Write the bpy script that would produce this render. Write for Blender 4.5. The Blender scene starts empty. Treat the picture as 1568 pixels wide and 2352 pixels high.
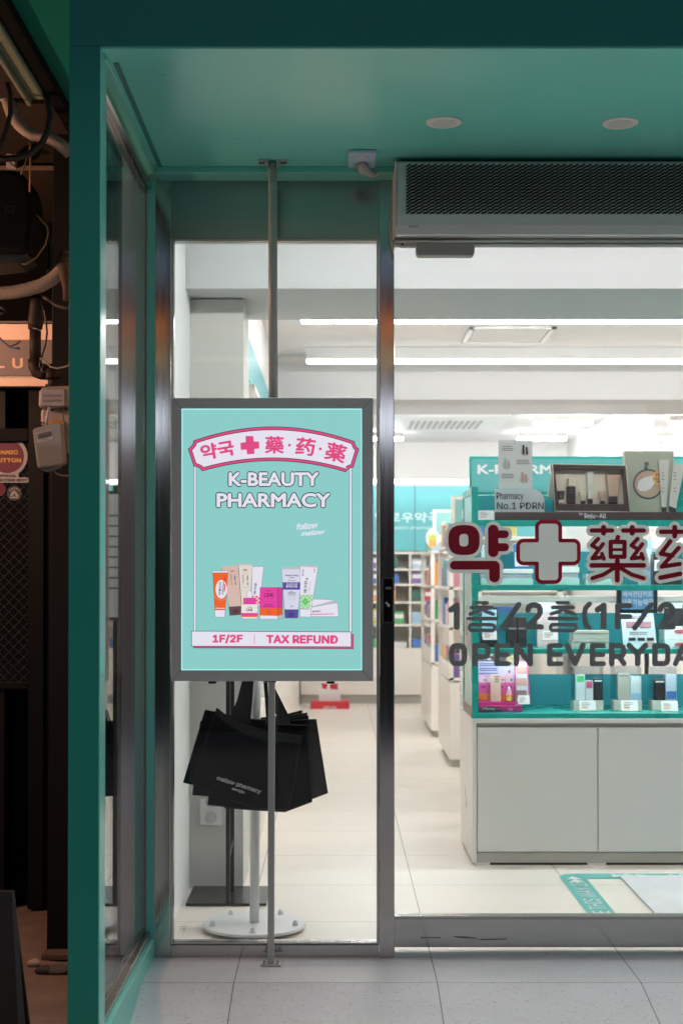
import bpy, bmesh, math, random
from mathutils import Vector, Matrix
R = math.radians
random.seed(7)
sc = bpy.context.scene
COL = sc.collection

# ------------------------------------------------------------------ camera
CAM = Vector((0.0, -4.8, 1.255))
PITCH = math.atan(0.0111)
FPX = 3300.0                       # focal length in 1568-wide units
CX, CY = 772.0, 1296.0
cam = bpy.data.cameras.new('camera')
cam_o = bpy.data.objects.new('camera', cam); COL.objects.link(cam_o)
cam_o.location = CAM
cam_o.rotation_euler = (R(90) + PITCH, 0, 0)
cam.sensor_fit = 'HORIZONTAL'; cam.sensor_width = 24.0
cam.lens = FPX / 1568.0 * 24.0
cam.shift_x = 12.0 / 1568.0
cam.shift_y = (CY - 1176.0) / 1568.0
cam.clip_start = 0.05; cam.clip_end = 200
cam.dof.use_dof = True; cam.dof.focus_distance = 4.66; cam.dof.aperture_fstop = 4.8
sc.camera = cam_o

# ------------------------------------------------------------------ world, sun, exposure
world = bpy.data.worlds.new('World'); sc.world = world; world.use_nodes = True
wn = world.node_tree
sky = wn.nodes.new('ShaderNodeTexSky'); sky.sky_type = 'NISHITA'; sky.sun_disc = False
sky.sun_elevation = R(68); sky.sun_rotation = R(165)
bg = wn.nodes['Background']; bg.inputs['Strength'].default_value = 0.022
wn.links.new(sky.outputs['Color'], bg.inputs['Color'])
sun = bpy.data.lights.new('sun', 'SUN'); sun.energy = 0.62; sun.angle = R(16); sun.color = (1, .95, .9)
sun_o = bpy.data.objects.new('sun', sun); COL.objects.link(sun_o)
# the sun stands behind the camera, to its right
sun_o.rotation_euler = Vector((-0.16, 0.33, -0.93)).to_track_quat('-Z', 'Y').to_euler()
sc.view_settings.view_transform = 'Standard'; sc.view_settings.look = 'None'
sc.view_settings.exposure = 1.0; sc.view_settings.gamma = 1
sc.render.engine = 'CYCLES'
cy = sc.cycles
cy.use_denoising = True
cy.max_bounces = 9; cy.diffuse_bounces = 4; cy.glossy_bounces = 5; cy.transparent_max_bounces = 16; cy.transmission_bounces = 4
cy.sample_clamp_indirect = 6.0
cy.caustics_reflective = False; cy.caustics_refractive = False

# ------------------------------------------------------------------ photo measure -> world
def P(dx, dy, y):
    u = (dx - CX) / FPX; v = -(dy - CY) / FPX
    d = Vector((u, math.cos(PITCH) - v * math.sin(PITCH), math.sin(PITCH) + v * math.cos(PITCH)))
    t = (y - CAM.y) / d.y
    return CAM.x + d.x * t, CAM.z + d.z * t
def PX(dx, y, dy=1333): return P(dx, dy, y)[0]
def PZ(dy, y): return P(CX, dy, y)[1]

# ------------------------------------------------------------------ materials
def lin(c):
    return tuple(((x / 12.92) if x <= .04045 else ((x + .055) / 1.055) ** 2.4) for x in c)
def s255(r, g, b): return lin((r / 255, g / 255, b / 255))
MATS = {}
def mat(name, col, rough=.5, metal=0., spec=.5, noise=0., nscale=8., bump=0., bscale=60., coat=0., stretch=None, dirt=None):
    if name in MATS: return MATS[name]
    m = bpy.data.materials.new(name); m.use_nodes = True
    nt = m.node_tree; b = nt.nodes['Principled BSDF']
    b.inputs['Base Color'].default_value = (*col, 1); b.inputs['Roughness'].default_value = rough
    b.inputs['Metallic'].default_value = metal; b.inputs['Specular IOR Level'].default_value = spec
    b.inputs['Coat Weight'].default_value = coat
    geo = nt.nodes.new('ShaderNodeNewGeometry')
    vec = geo.outputs['Position']
    if stretch:
        mp = nt.nodes.new('ShaderNodeMapping'); mp.inputs['Scale'].default_value = stretch
        nt.links.new(vec, mp.inputs['Vector']); vec = mp.outputs['Vector']
    if noise > 0:
        n = nt.nodes.new('ShaderNodeTexNoise'); n.inputs['Scale'].default_value = nscale; n.inputs['Detail'].default_value = 6
        n.inputs['Roughness'].default_value = .65
        nt.links.new(vec, n.inputs['Vector'])
        mx = nt.nodes.new('ShaderNodeMix'); mx.data_type = 'RGBA'
        mx.inputs['A'].default_value = (*[c * (1 - noise) for c in col], 1)
        c2 = dirt if dirt else [min(1, c * (1 + noise)) for c in col]
        mx.inputs['B'].default_value = (*c2, 1)
        nt.links.new(n.outputs['Fac'], mx.inputs['Factor']); nt.links.new(mx.outputs['Result'], b.inputs['Base Color'])
        mr = nt.nodes.new('ShaderNodeMapRange'); mr.inputs['To Min'].default_value = max(0, rough - .08); mr.inputs['To Max'].default_value = min(1, rough + .08)
        nt.links.new(n.outputs['Fac'], mr.inputs['Value']); nt.links.new(mr.outputs['Result'], b.inputs['Roughness'])
    if bump > 0:
        n2 = nt.nodes.new('ShaderNodeTexNoise'); n2.inputs['Scale'].default_value = bscale; n2.inputs['Detail'].default_value = 4
        nt.links.new(vec, n2.inputs['Vector'])
        bp = nt.nodes.new('ShaderNodeBump'); bp.inputs['Strength'].default_value = bump; bp.inputs['Distance'].default_value = .004
        nt.links.new(n2.outputs['Fac'], bp.inputs['Height']); nt.links.new(bp.outputs['Normal'], b.inputs['Normal'])
    MATS[name] = m
    return m
def emit(name, col, strength=1.):
    if name in MATS: return MATS[name]
    m = bpy.data.materials.new(name); m.use_nodes = True
    nt = m.node_tree; b = nt.nodes['Principled BSDF']
    b.inputs['Base Color'].default_value = (.02, .02, .02, 1); b.inputs['Roughness'].default_value = .4
    b.inputs['Emission Color'].default_value = (*col, 1); b.inputs['Emission Strength'].default_value = strength
    MATS[name] = m; return m
def glass(name, tint=(.95, .97, .965), ior=1.5, rough=0.0):
    if name in MATS: return MATS[name]
    m = bpy.data.materials.new(name); m.use_nodes = True
    nt = m.node_tree; nt.nodes.clear()
    out = nt.nodes.new('ShaderNodeOutputMaterial'); mx = nt.nodes.new('ShaderNodeMixShader')
    tr = nt.nodes.new('ShaderNodeBsdfTransparent'); tr.inputs['Color'].default_value = (*tint, 1)
    gl = nt.nodes.new('ShaderNodeBsdfGlossy'); gl.inputs['Roughness'].default_value = rough
    lw_ = nt.nodes.new('ShaderNodeLayerWeight'); lw_.inputs['Blend'].default_value = .5
    pw = nt.nodes.new('ShaderNodeMath'); pw.operation = 'POWER'; pw.inputs[1].default_value = 5
    ma = nt.nodes.new('ShaderNodeMath'); ma.operation = 'MULTIPLY_ADD'; f0 = ((ior - 1) / (ior + 1)) ** 2
    ma.inputs[1].default_value = 1 - f0; ma.inputs[2].default_value = f0
    nt.links.new(lw_.outputs['Facing'], pw.inputs[0]); nt.links.new(pw.outputs[0], ma.inputs[0])
    nt.links.new(ma.outputs[0], mx.inputs[0]); nt.links.new(tr.outputs[0], mx.inputs[1]); nt.links.new(gl.outputs[0], mx.inputs[2])
    nt.links.new(mx.outputs[0], out.inputs[0])
    MATS[name] = m; return m
def veil(name, col, alpha):
    """woven stuff one can partly see through"""
    if name in MATS: return MATS[name]
    m = bpy.data.materials.new(name); m.use_nodes = True
    nt = m.node_tree; b = nt.nodes['Principled BSDF']
    b.inputs['Base Color'].default_value = (*col, 1); b.inputs['Roughness'].default_value = .9
    b.inputs['Alpha'].default_value = alpha; b.inputs['Specular IOR Level'].default_value = .25
    MATS[name] = m; return m
def tiles(name, base, x0, y0, px, py, gap=.0016, speck=.5, rough=.35, grout=(.25, .24, .22), stain=(.8, .78, .75)):
    m = bpy.data.materials.new(name); m.use_nodes = True
    nt = m.node_tree; b = nt.nodes['Principled BSDF']; L = nt.links.new
    geo = nt.nodes.new('ShaderNodeNewGeometry'); sep = nt.nodes.new('ShaderNodeSeparateXYZ'); L(geo.outputs['Position'], sep.inputs[0])
    def M(op, a, bb=None, c=None):
        n = nt.nodes.new('ShaderNodeMath'); n.operation = op
        for i, v in enumerate((a, bb, c)):
            if v is None: continue
            if isinstance(v, (int, float)): n.inputs[i].default_value = v
            else: L(v, n.inputs[i])
        return n.outputs[0]
    ds = []
    cells = []
    for ax, o, p in (('X', x0, px), ('Y', y0, py)):
        t = M('DIVIDE', M('SUBTRACT', sep.outputs[ax], o), p)
        f = M('FRACT', t); cells.append(M('FLOOR', t))
        ds.append(M('MULTIPLY', M('MINIMUM', f, M('SUBTRACT', 1.0, f)), p))
    line = M('LESS_THAN', M('MINIMUM', ds[0], ds[1]), gap)
    cmb = nt.nodes.new('ShaderNodeCombineXYZ'); L(cells[0], cmb.inputs[0]); L(cells[1], cmb.inputs[1])
    wnz = nt.nodes.new('ShaderNodeTexWhiteNoise'); L(cmb.outputs[0], wnz.inputs['Vector'])
    n1 = nt.nodes.new('ShaderNodeTexNoise'); n1.inputs['Scale'].default_value = 3.2; n1.inputs['Detail'].default_value = 8; n1.inputs['Roughness'].default_value = .7
    L(geo.outputs['Position'], n1.inputs['Vector'])
    mp = nt.nodes.new('ShaderNodeMapping'); mp.inputs['Scale'].default_value = (80, 170, 60); mp.inputs['Rotation'].default_value = (0, 0, .35)
    L(geo.outputs['Position'], mp.inputs['Vector'])
    n2 = nt.nodes.new('ShaderNodeTexNoise'); n2.inputs['Scale'].default_value = 1.0; n2.inputs['Detail'].default_value = 1.5
    L(mp.outputs[0], n2.inputs['Vector'])
    sp = M('GREATER_THAN', n2.outputs['Fac'], .675)
    spf = M('MULTIPLY', sp, speck)
    mx1 = nt.nodes.new('ShaderNodeMix'); mx1.data_type = 'RGBA'
    mx1.inputs['A'].default_value = (*[base[i] * stain[i] for i in range(3)], 1); mx1.inputs['B'].default_value = (*[min(1, c * 1.1) for c in base], 1)
    L(M('ADD', M('MULTIPLY', n1.outputs['Fac'], .85), M('MULTIPLY', wnz.outputs['Value'], .15)), mx1.inputs['Factor'])
    mx2 = nt.nodes.new('ShaderNodeMix'); mx2.data_type = 'RGBA'; L(mx1.outputs['Result'], mx2.inputs['A']); mx2.inputs['B'].default_value = (.1, .095, .09, 1); L(spf, mx2.inputs['Factor'])
    mx3 = nt.nodes.new('ShaderNodeMix'); mx3.data_type = 'RGBA'; L(mx2.outputs['Result'], mx3.inputs['A']); mx3.inputs['B'].default_value = (*grout, 1); L(line, mx3.inputs['Factor'])
    L(mx3.outputs['Result'], b.inputs['Base Color'])
    rr = nt.nodes.new('ShaderNodeMapRange'); rr.inputs['To Min'].default_value = rough - .1; rr.inputs['To Max'].default_value = rough + .2
    L(n1.outputs['Fac'], rr.inputs['Value']); L(rr.outputs['Result'], b.inputs['Roughness'])
    MATS[name] = m; return m

TEAL_SHADED = mat('teal_shaded', (.007, .185, .135), .4, spec=.3, noise=.08, nscale=3)  # portal paint darkened to put shade into the front faces
TEAL_LIT = mat('teal_lit', (.17, .62, .525), .3, noise=.1, nscale=1.6)  # lighter copy of the portal paint for faces that catch light
STEEL = mat('brushed_steel', (.48, .475, .465), .11, 1., noise=.06, nscale=1.0, stretch=(160, 160, 1.2), bump=.02, bscale=1.)
DSTEEL = mat('steel_sheet', (.34, .37, .35), .2, 1., noise=.015, nscale=1.0, stretch=(2, 2, 160))
BRONZE = mat('bronze_rail', (.42, .36, .32), .25, 1., noise=.1, nscale=20)
ALU = mat('grey_aluminium', (.19, .185, .175), .42, .35, noise=.05, nscale=30)
GREYP = mat('grey_powder_coat', (.27, .27, .255), .4, noise=.04)
CASING = mat('curtain_casing', (.62, .63, .61), .42, .2, noise=.05, nscale=20)
BLACK = mat('black', (.012, .012, .012), .5)
BLACKM = mat('black_metal', (.018, .018, .02), .35, .3, noise=.2)
WALL = mat('white_wall', (.86, .86, .855), .7, noise=.03, nscale=2, bump=.03, bscale=200)
CEIL = mat('white_ceiling', (.75, .75, .75), .8, noise=.03, nscale=2)
CREAM = mat('cream_laminate', (.84, .8, .74), .35, noise=.03, nscale=3)
CAB = mat('cabinet_laminate', (.72, .715, .675), .3, noise=.03, nscale=3)
CABSIDE = mat('cabinet_edge', (.82, .78, .73), .3, noise=.03, nscale=3)
TOEK = mat('toe_kick', (.43, .42, .37), .5, noise=.05)
WHITEP = mat('white_plastic', (.75, .75, .74), .35)
WHITEM = mat('white_steel', (.78, .78, .77), .3, noise=.03)
TSHELF = mat('teal_laminate', (.02, .36, .31), .28, noise=.04, nscale=4)
TBACK = mat('teal_backboard', (.05, .31, .36), .3, noise=.03, nscale=4)
MINT = mat('mint_panel', (.5, .72, .68), .15, noise=.02)
GLASS = glass('clear_glass', tint=(.98, .99, .985), ior=1.36)
SGLASS = glass('side_glass', ior=1.55)
ACRY = glass('acrylic', tint=(.93, .96, .97), ior=1.45)
ORANGE_L = None

# ------------------------------------------------------------------ mesh builder
def woff(o):
    v = Vector((0, 0, 0))
    while o is not None:
        v += o.location; o = o.parent
    return v
class MB:
    def __init__(s): s.v = []; s.f = []; s.sm = []
    def add(s, vs, fs, smooth=False):
        k = len(s.v); s.v += [tuple(v) for v in vs]; s.f += [tuple(i + k for i in f) for f in fs]; s.sm += [smooth] * len(fs)
        return s
    def box(s, x0, x1, y0, y1, z0, z1):
        x0, x1 = min(x0, x1), max(x0, x1); y0, y1 = min(y0, y1), max(y0, y1); z0, z1 = min(z0, z1), max(z0, z1)
        return s.add([(x0, y0, z0), (x1, y0, z0), (x1, y1, z0), (x0, y1, z0), (x0, y0, z1), (x1, y0, z1), (x1, y1, z1), (x0, y1, z1)],
              [(3, 2, 1, 0), (4, 5, 6, 7), (0, 1, 5, 4), (1, 2, 6, 5), (2, 3, 7, 6), (3, 0, 4, 7)])
    def dbox(s, a, b, c, d, y0, y1):
        """box whose front outline is given in photo measure at y0"""
        x0, z1 = P(a, b, y0); x1, z0 = P(c, d, y0)
        return s.box(x0, x1, y0, y1, z0, z1)
    def face(s, pts): return s.add(pts, [tuple(range(len(pts)))])
    def flat(s, pts, y):
        """polygon in photo measure on plane y, facing the street"""
        w = [P(a, b, y) for a, b in pts]
        w = [(p[0], y, p[1]) for p in w]
        ar = sum(w[i][0] * w[(i + 1) % len(w)][2] - w[(i + 1) % len(w)][0] * w[i][2] for i in range(len(w)))
        if ar < 0: w.reverse()
        return s.face(w)
    def prism(s, pts, y0, y1, yref=None):
        w = [P(a, b, y0 if yref is None else yref) for a, b in pts]
        ar = sum(w[i][0] * w[(i + 1) % len(w)][1] - w[(i + 1) % len(w)][0] * w[i][1] for i in range(len(w)))
        if ar < 0: w.reverse()
        n = len(w)
        vs = [(x, y0, z) for x, z in w] + [(x, y1, z) for x, z in w]
        fs = [tuple(range(n)), tuple(range(2 * n - 1, n - 1, -1))] + [((i + 1) % n, i, n + i, n + (i + 1) % n) for i in range(n)]
        return s.add(vs, fs)
    def tube(s, path, r, n=10, caps=True):
        path = [Vector(p) for p in path]
        rr = r if isinstance(r, (list, tuple)) else [r] * len(path)
        vs = []; up = None
        for i, p in enumerate(path):
            t = (path[min(i + 1, len(path) - 1)] - path[max(i - 1, 0)]).normalized()
            if up is None:
                up = Vector((0, 0, 1)) if abs(t.z) < .9 else Vector((0, 1, 0))
            a = t.cross(up).normalized(); bb = a.cross(t).normalized(); up = bb
            for k in range(n):
                an = 2 * math.pi * k / n
                vs.append(p + (a * math.cos(an) + bb * math.sin(an)) * rr[i])
        fs = []
        for i in range(len(path) - 1):
            for k in range(n):
                fs.append((i * n + k, i * n + (k + 1) % n, (i + 1) * n + (k + 1) % n, (i + 1) * n + k))
        s.add(vs, fs, True)
        if caps:
            k0 = len(s.v) - len(vs)
            s.f.append(tuple(k0 + k for k in range(n - 1, -1, -1))); s.f.append(tuple(k0 + (len(path) - 1) * n + k for k in range(n))); s.sm += [False, False]
        return s
    def lathe(s, c, prof, n=40, axis='Z'):
        vs = []
        for r, h in prof:
            for k in range(n):
                a = 2 * math.pi * k / n
                if axis == 'Z': vs.append((c[0] + r * math.cos(a), c[1] + r * math.sin(a), c[2] + h))
                elif axis == 'Y': vs.append((c[0] + r * math.cos(a), c[1] + h, c[2] + r * math.sin(a)))
                else: vs.append((c[0] + h, c[1] + r * math.cos(a), c[2] + r * math.sin(a)))
        fs = []
        for i in range(len(prof) - 1):
            for k in range(n):
                fs.append((i * n + k, i * n + (k + 1) % n, (i + 1) * n + (k + 1) % n, (i + 1) * n + k))
        fs.append(tuple(range(n - 1, -1, -1))); fs.append(tuple((len(prof) - 1) * n + k for k in range(n)))
        return s.add(vs, fs, False)
    def build(s, name, m, parent=None, bevel=0., seg=2, smooth=False, label=None):
        me = bpy.data.meshes.new(name); me.from_pydata(s.v, [], s.f)
        for i, p in enumerate(me.polygons): p.use_smooth = s.sm[i] or smooth
        bmm = bmesh.new(); bmm.from_mesh(me); bmesh.ops.recalc_face_normals(bmm, faces=bmm.faces) if len(s.f) > 1 else None
        bmm.to_mesh(me); bmm.free()
        me.materials.append(m)
        o = bpy.data.objects.new(name, me); COL.objects.link(o)
        if parent is not None:
            o.parent = parent; o.location = -woff(parent)
        if bevel > 0:
            bv = o.modifiers.new('bevel', 'BEVEL'); bv.width = bevel; bv.segments = seg; bv.limit_method = 'ANGLE'; bv.angle_limit = R(40)
        if label: o['label'] = label
        return o
def thing(name, label, cat, loc=(0, 0, 0), group=None):
    o = bpy.data.objects.new(name, None); COL.objects.link(o); o.location = loc; o.empty_display_size = .05
    o['label'] = label; o['category'] = cat
    if group: o['group'] = group
    return o
def tag(o, label, cat, group=None):
    o['label'] = label; o['category'] = cat
    if group: o['group'] = group
    return o
def struct(o): o['kind'] = 'structure'; return o

# ------------------------------------------------------------------ outlines, strokes and lettering
def rrect(x0, y0, x1, y1, r, n=6):
    pts = []
    for cx, cyy, a0 in ((x1 - r, y0 + r, -90), (x1 - r, y1 - r, 0), (x0 + r, y1 - r, 90), (x0 + r, y0 + r, 180)):
        for k in range(n + 1):
            a = R(a0 + 90 * k / n); pts.append((cx + r * math.cos(a), cyy + r * math.sin(a)))
    return pts
def circ(cx, cyy, r, n=40, ry=None): return [(cx + r * math.cos(2 * math.pi * k / n), cyy + (ry or r) * math.sin(2 * math.pi * k / n)) for k in range(n)]
def superell(x0, y0, x1, y1, e=2.8, n=48):
    cx, cyy, a, b = (x0 + x1) / 2, (y0 + y1) / 2, (x1 - x0) / 2, (y1 - y0) / 2
    out = []
    for k in range(n):
        t = 2 * math.pi * k / n; c, s_ = math.cos(t), math.sin(t)
        out.append((cx + a * math.copysign(abs(c) ** (2 / e), c), cyy + b * math.copysign(abs(s_) ** (2 / e), s_)))
    return out
def grow(pts, d):
    n = len(pts); ar = sum(pts[i][0] * pts[(i + 1) % n][1] - pts[(i + 1) % n][0] * pts[i][1] for i in range(n))
    sg = 1 if ar > 0 else -1
    out = []
    for i in range(n):
        p0, p1, p2 = pts[i - 1], pts[i], pts[(i + 1) % n]
        def nrm(a, b):
            dx, dy = b[0] - a[0], b[1] - a[1]; l = math.hypot(dx, dy) or 1
            return dy / l * sg, -dx / l * sg
        n1, n2 = nrm(p0, p1), nrm(p1, p2)
        bx, by = n1[0] + n2[0], n1[1] + n2[1]; l = math.hypot(bx, by) or 1
        k = d / max(.45, (l / 2))
        out.append((p1[0] + bx / l * k, p1[1] + by / l * k))
    return out
def capsule(a, b, r, n=8):
    an = math.atan2(b[1] - a[1], b[0] - a[0]); pts = []
    for k in range(n + 1):
        t = an - math.pi / 2 + math.pi * k / n; pts.append((b[0] + r * math.cos(t), b[1] + r * math.sin(t)))
    for k in range(n + 1):
        t = an + math.pi / 2 + math.pi * k / n; pts.append((a[0] + r * math.cos(t), a[1] + r * math.sin(t)))
    return pts
def strokes_mesh(strokes, conv, y, extra=0., mb=None):
    mb = mb or MB(); i = 0
    for pts, r in strokes:
        for a, b in zip(pts, pts[1:]):
            i += 1
            mb.flat([conv(*p) for p in capsule(a, b, r + extra)], y - i * 4e-5)
    return mb
import numpy as np
def poly_sd(px, py, poly):
    inside = np.zeros(px.shape, bool); d2 = np.full(px.shape, 1e9); n = len(poly)
    for i in range(n):
        (ax, ay), (bx, by) = poly[i], poly[(i + 1) % n]
        ex, ey = bx - ax, by - ay; t = np.clip(((px - ax) * ex + (py - ay) * ey) / max(1e-9, ex * ex + ey * ey), 0, 1)
        d2 = np.minimum(d2, (px - ax - ex * t) ** 2 + (py - ay - ey * t) ** 2)
        if ay != by: inside ^= ((ay > py) != (by > py)) & (px < (bx - ax) * (py - ay) / (by - ay) + ax)
    d = np.sqrt(d2); return np.where(inside, -d, d)
def cut_vinyl(strokes, fills, holes, extra, conv, y, cell=3.):
    """one clean cut sheet: the union of round strokes and filled outlines, minus holes"""
    pts = [p for st, r in strokes for p in st] + [p for f in fills for p in f]
    m_ = 45 + extra
    xs = np.arange(min(p[0] for p in pts) - m_, max(p[0] for p in pts) + m_, cell); ys = np.arange(min(p[1] for p in pts) - m_, max(p[1] for p in pts) + m_, cell)
    gx, gy = np.meshgrid(xs, ys); D = np.full(gx.shape, 1e9)
    for st, r in strokes:
        for (ax, ay), (bx, by) in zip(st, st[1:]):
            ex, ey = bx - ax, by - ay; t = np.clip(((gx - ax) * ex + (gy - ay) * ey) / max(1e-9, ex * ex + ey * ey), 0, 1)
            D = np.minimum(D, np.hypot(gx - ax - ex * t, gy - ay - ey * t) - r - extra)
    for f in fills: D = np.minimum(D, poly_sd(gx, gy, f) - extra)
    for f in holes: D = np.maximum(D, -poly_sd(gx, gy, f))
    vid = {}; vs = []; fs = []
    def vert(key, x, yy):
        if key not in vid:
            q = conv(x, yy); w = P(q[0], q[1], y); vid[key] = len(vs); vs.append((w[0], y, w[1]))
        return vid[key]
    ny, nx = D.shape
    low = np.minimum(np.minimum(D[:-1, :-1], D[:-1, 1:]), np.minimum(D[1:, :-1], D[1:, 1:]))
    for j, i in zip(*np.nonzero(low < 0)):
        cor = [(i, j), (i + 1, j), (i + 1, j + 1), (i, j + 1)]; val = [D[b, a] for a, b in cor]; out = []
        for k in range(4):
            (a, b), v0 = cor[k], val[k]; (a2, b2), v1 = cor[(k + 1) % 4], val[(k + 1) % 4]
            if v0 < 0: out.append(vert((a, b), xs[a], ys[b]))
            if (v0 < 0) != (v1 < 0):
                t = v0 / (v0 - v1); key = (min((a, b), (a2, b2)), max((a, b), (a2, b2)))
                out.append(vert(key, xs[a] + (xs[a2] - xs[a]) * t, ys[b] + (ys[b2] - ys[b]) * t))
        if len(out) >= 3: fs.append(tuple(reversed(out)))
    return MB().add(vs, fs)
_tc = {}
SANS = None
try:                                    # Blender's own interface typeface, if it is there
    import os
    SANS = bpy.data.fonts.load(os.path.join(bpy.utils.system_resource('DATAFILES', path='fonts'), 'Inter.woff2'))
except Exception:
    SANS = None
def text_geo(s, offset=0., shear=0., space=1., res=4):
    key = (s, offset, shear, space)
    if key in _tc: return _tc[key]
    cu = bpy.data.curves.new('lettering', 'FONT'); cu.body = s; cu.size = 1.; cu.offset = offset; cu.shear = shear
    cu.space_character = space; cu.resolution_u = res; cu.fill_mode = 'FRONT'
    if SANS and all(ord(c) < 128 for c in s) and 'K' not in s and s != 'PHARMACY': cu.font = SANS
    ob = bpy.data.objects.new('lettering', cu); COL.objects.link(ob)
    dg = bpy.context.evaluated_depsgraph_get(); dg.update()
    me = bpy.data.meshes.new_from_object(ob.evaluated_get(dg))
    vs = [(v.co.x, v.co.y) for v in me.vertices]; fs = [tuple(p.vertices) for p in me.polygons]
    bpy.data.objects.remove(ob); bpy.data.curves.remove(cu); bpy.data.meshes.remove(me)
    _tc[key] = (vs, fs); return vs, fs
def text(s, box, y, mb=None, rot=0., offset=0., shear=0., space=1., conv=None, skew=None):
    """lettering whose ink fills box (photo measure: x0,y0,x1,y1) on plane y; rot in degrees, anticlockwise as seen"""
    mb = mb or MB()
    vs, fs = text_geo(s, 0., shear, space)
    if not vs: return mb
    ax, bx = min(v[0] for v in vs), max(v[0] for v in vs); ay, by = min(v[1] for v in vs), max(v[1] for v in vs)
    x0, y0, x1, y1 = box; cx, cyy = (x0 + x1) / 2, (y0 + y1) / 2
    d = offset; kx = (x1 - x0) / max(1e-6, bx - ax + 2 * d); ky = (y1 - y0) / max(1e-6, by - ay + 2 * d)
    c, sn = math.cos(R(rot)), math.sin(R(rot))
    n_ = 0 if d < .008 else (4 if d < .016 else 8)
    shifts = [(0, 0)] + [(d * math.cos(2 * math.pi * k / n_), d * math.sin(2 * math.pi * k / n_)) for k in range(n_)]
    for q, (sx, sy) in enumerate(shifts):
        out = []; yy = y - q * 3e-6
        for vx, vy in vs:
            px = (vx - (ax + bx) / 2 + sx) * kx; py = -(vy - (ay + by) / 2 + sy) * ky
            qx, qy = px * c + py * sn + cx, -px * sn + py * c + cyy
            if conv: qx, qy = conv(qx, qy)
            w = P(qx, qy, yy); out.append((w[0], yy, w[1]))
        mb.add(out, fs)
    return mb

# ================================================================== THE SETTING
X_IN = -.604            # inner face of the left jamb
YF = -1.156             # front of the portal
Z_SOF = 2.612
# street, ramp, alley ground
asph = mat('street_paving', (.45, .44, .43), .8, noise=.25, nscale=6, bump=.3, bscale=40)
struct(MB().box(-14, 14, -14, -1.42, -.4, -.205).build('street', asph))
TOUT = tiles('entrance_tile', (.56, .575, .595), .315, -.31, .634, .64, gap=.0018, speck=.6, rough=.45, grout=(.13, .125, .12), stain=(.66, .66, .68))
mb = MB()
mb.face([(-.604, -.31, 0), (4.2, -.31, 0), (4.2, .055, 0), (-.604, .055, 0)])
mb.face([(-.604, -1.42, -.205), (4.2, -1.42, -.205), (4.2, -.31, 0), (-.604, -.31, 0)])
mb.face([(-.604, -1.42, -.205), (-.604, -.31, 0), (-.604, .055, 0), (-.604, .055, -.205)])
struct(mb.build('entrance_ramp', TOUT))
dirt = mat('alley_dirt', (.17, .12, .09), .9, noise=.6, nscale=5, bump=.9, bscale=25, dirt=(.42, .3, .23))
n = 40; mb = MB(); vs = []; fs = []
for j in range(n + 1):
    for i in range(n + 1):
        x = -3.2 + 2.55 * i / n; y = -1.42 + 2.85 * j / n
        vs.append((x, y, -.118 + .012 * math.sin(x * 7 + y * 3) * math.sin(y * 6 - x * 2) + random.uniform(-.003, .003)))
for j in range(n):
    for i in range(n): a = j * (n + 1) + i; fs.append((a, a + 1, a + n + 2, a + n + 1))
mb.add(vs, fs, True)
struct(mb.build('alley_ground', dirt))
# shop room
TIN = tiles('shop_tile', (.84, .77, .69), .315, .49, .634, .634, gap=.002, speck=.4, rough=.3, grout=(.3, .28, .25), stain=(.9, .9, .9))
struct(MB().face([(-.604, .055, 0), (5, .055, 0), (5, 10.4, 0), (-.604, 10.4, 0)]).build('floor', TIN))
mb = MB().box(-.7, 5, .02, 10.4, 2.70, 2.78)
struct(mb.build('ceiling', CEIL))
struct(MB().box(-.7, 5, 10.2, 10.4, 0, 2.70).build('back_wall', WALL))
mb = MB().box(-.72, -.597, .02, 1.066, 0, 2.70)
struct(mb.build('left_wall', WALL))
struct(MB().box(-.72, -.415, 1.42, 10.2, 0, 2.70).build('left_wall', WALL))
struct(MB().box(4.85, 5, .02, 10.2, 0, 2.70).build('right_wall', WALL))
# fin wall far right, with green lettering
fw = tag(MB().box(2.41, 2.5, 6.5, 10.2, 0, 2.70).build('partition_wall', WALL), 'white partition wall at the far right with small green lettering', 'wall')
vs, fs = text_geo('mellow pharmacy')
bx = max(v[0] for v in vs); by = max(v[1] for v in vs)
k = 1.5 / bx
ya = 9.3
MB().add([(2.408, ya - v[0] * k, 2.02 + v[1] * k * .9) for v in vs], fs).build('lettering', mat('green_vinyl', (.1, .45, .33), .5), fw)
pil = thing('pillar', 'white square pillar inside the shop window beside the left wall', 'pillar', (-.49, 1.2, 0))
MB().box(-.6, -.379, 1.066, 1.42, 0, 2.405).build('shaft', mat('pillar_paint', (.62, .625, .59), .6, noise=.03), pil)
so = MB().prism(rrect(459, 1838, 509, 1896, 2), 1.055, 1.066).build('wall_socket', WHITEP, pil, .002)
for dyy in (1842, 1877):
    c = P(484, dyy, 1.052)
    MB().lathe((c[0], 1.0555, c[1]), [(.023, -.002), (.021, -.0045), (.018, -.0045)], 24, 'Y').build('socket_ring', mat('socket_grey', (.55, .55, .54), .4), so)
# beams
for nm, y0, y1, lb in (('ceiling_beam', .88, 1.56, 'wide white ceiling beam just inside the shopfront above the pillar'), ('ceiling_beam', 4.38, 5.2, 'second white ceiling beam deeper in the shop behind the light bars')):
    tag(MB().box(-.7, 4.85, y0, y1, 2.41, 2.70).build(nm, mat('beam_paint', (.54, .545, .55), .7, noise=.03, nscale=2), None, .003), lb, 'beam')
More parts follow.
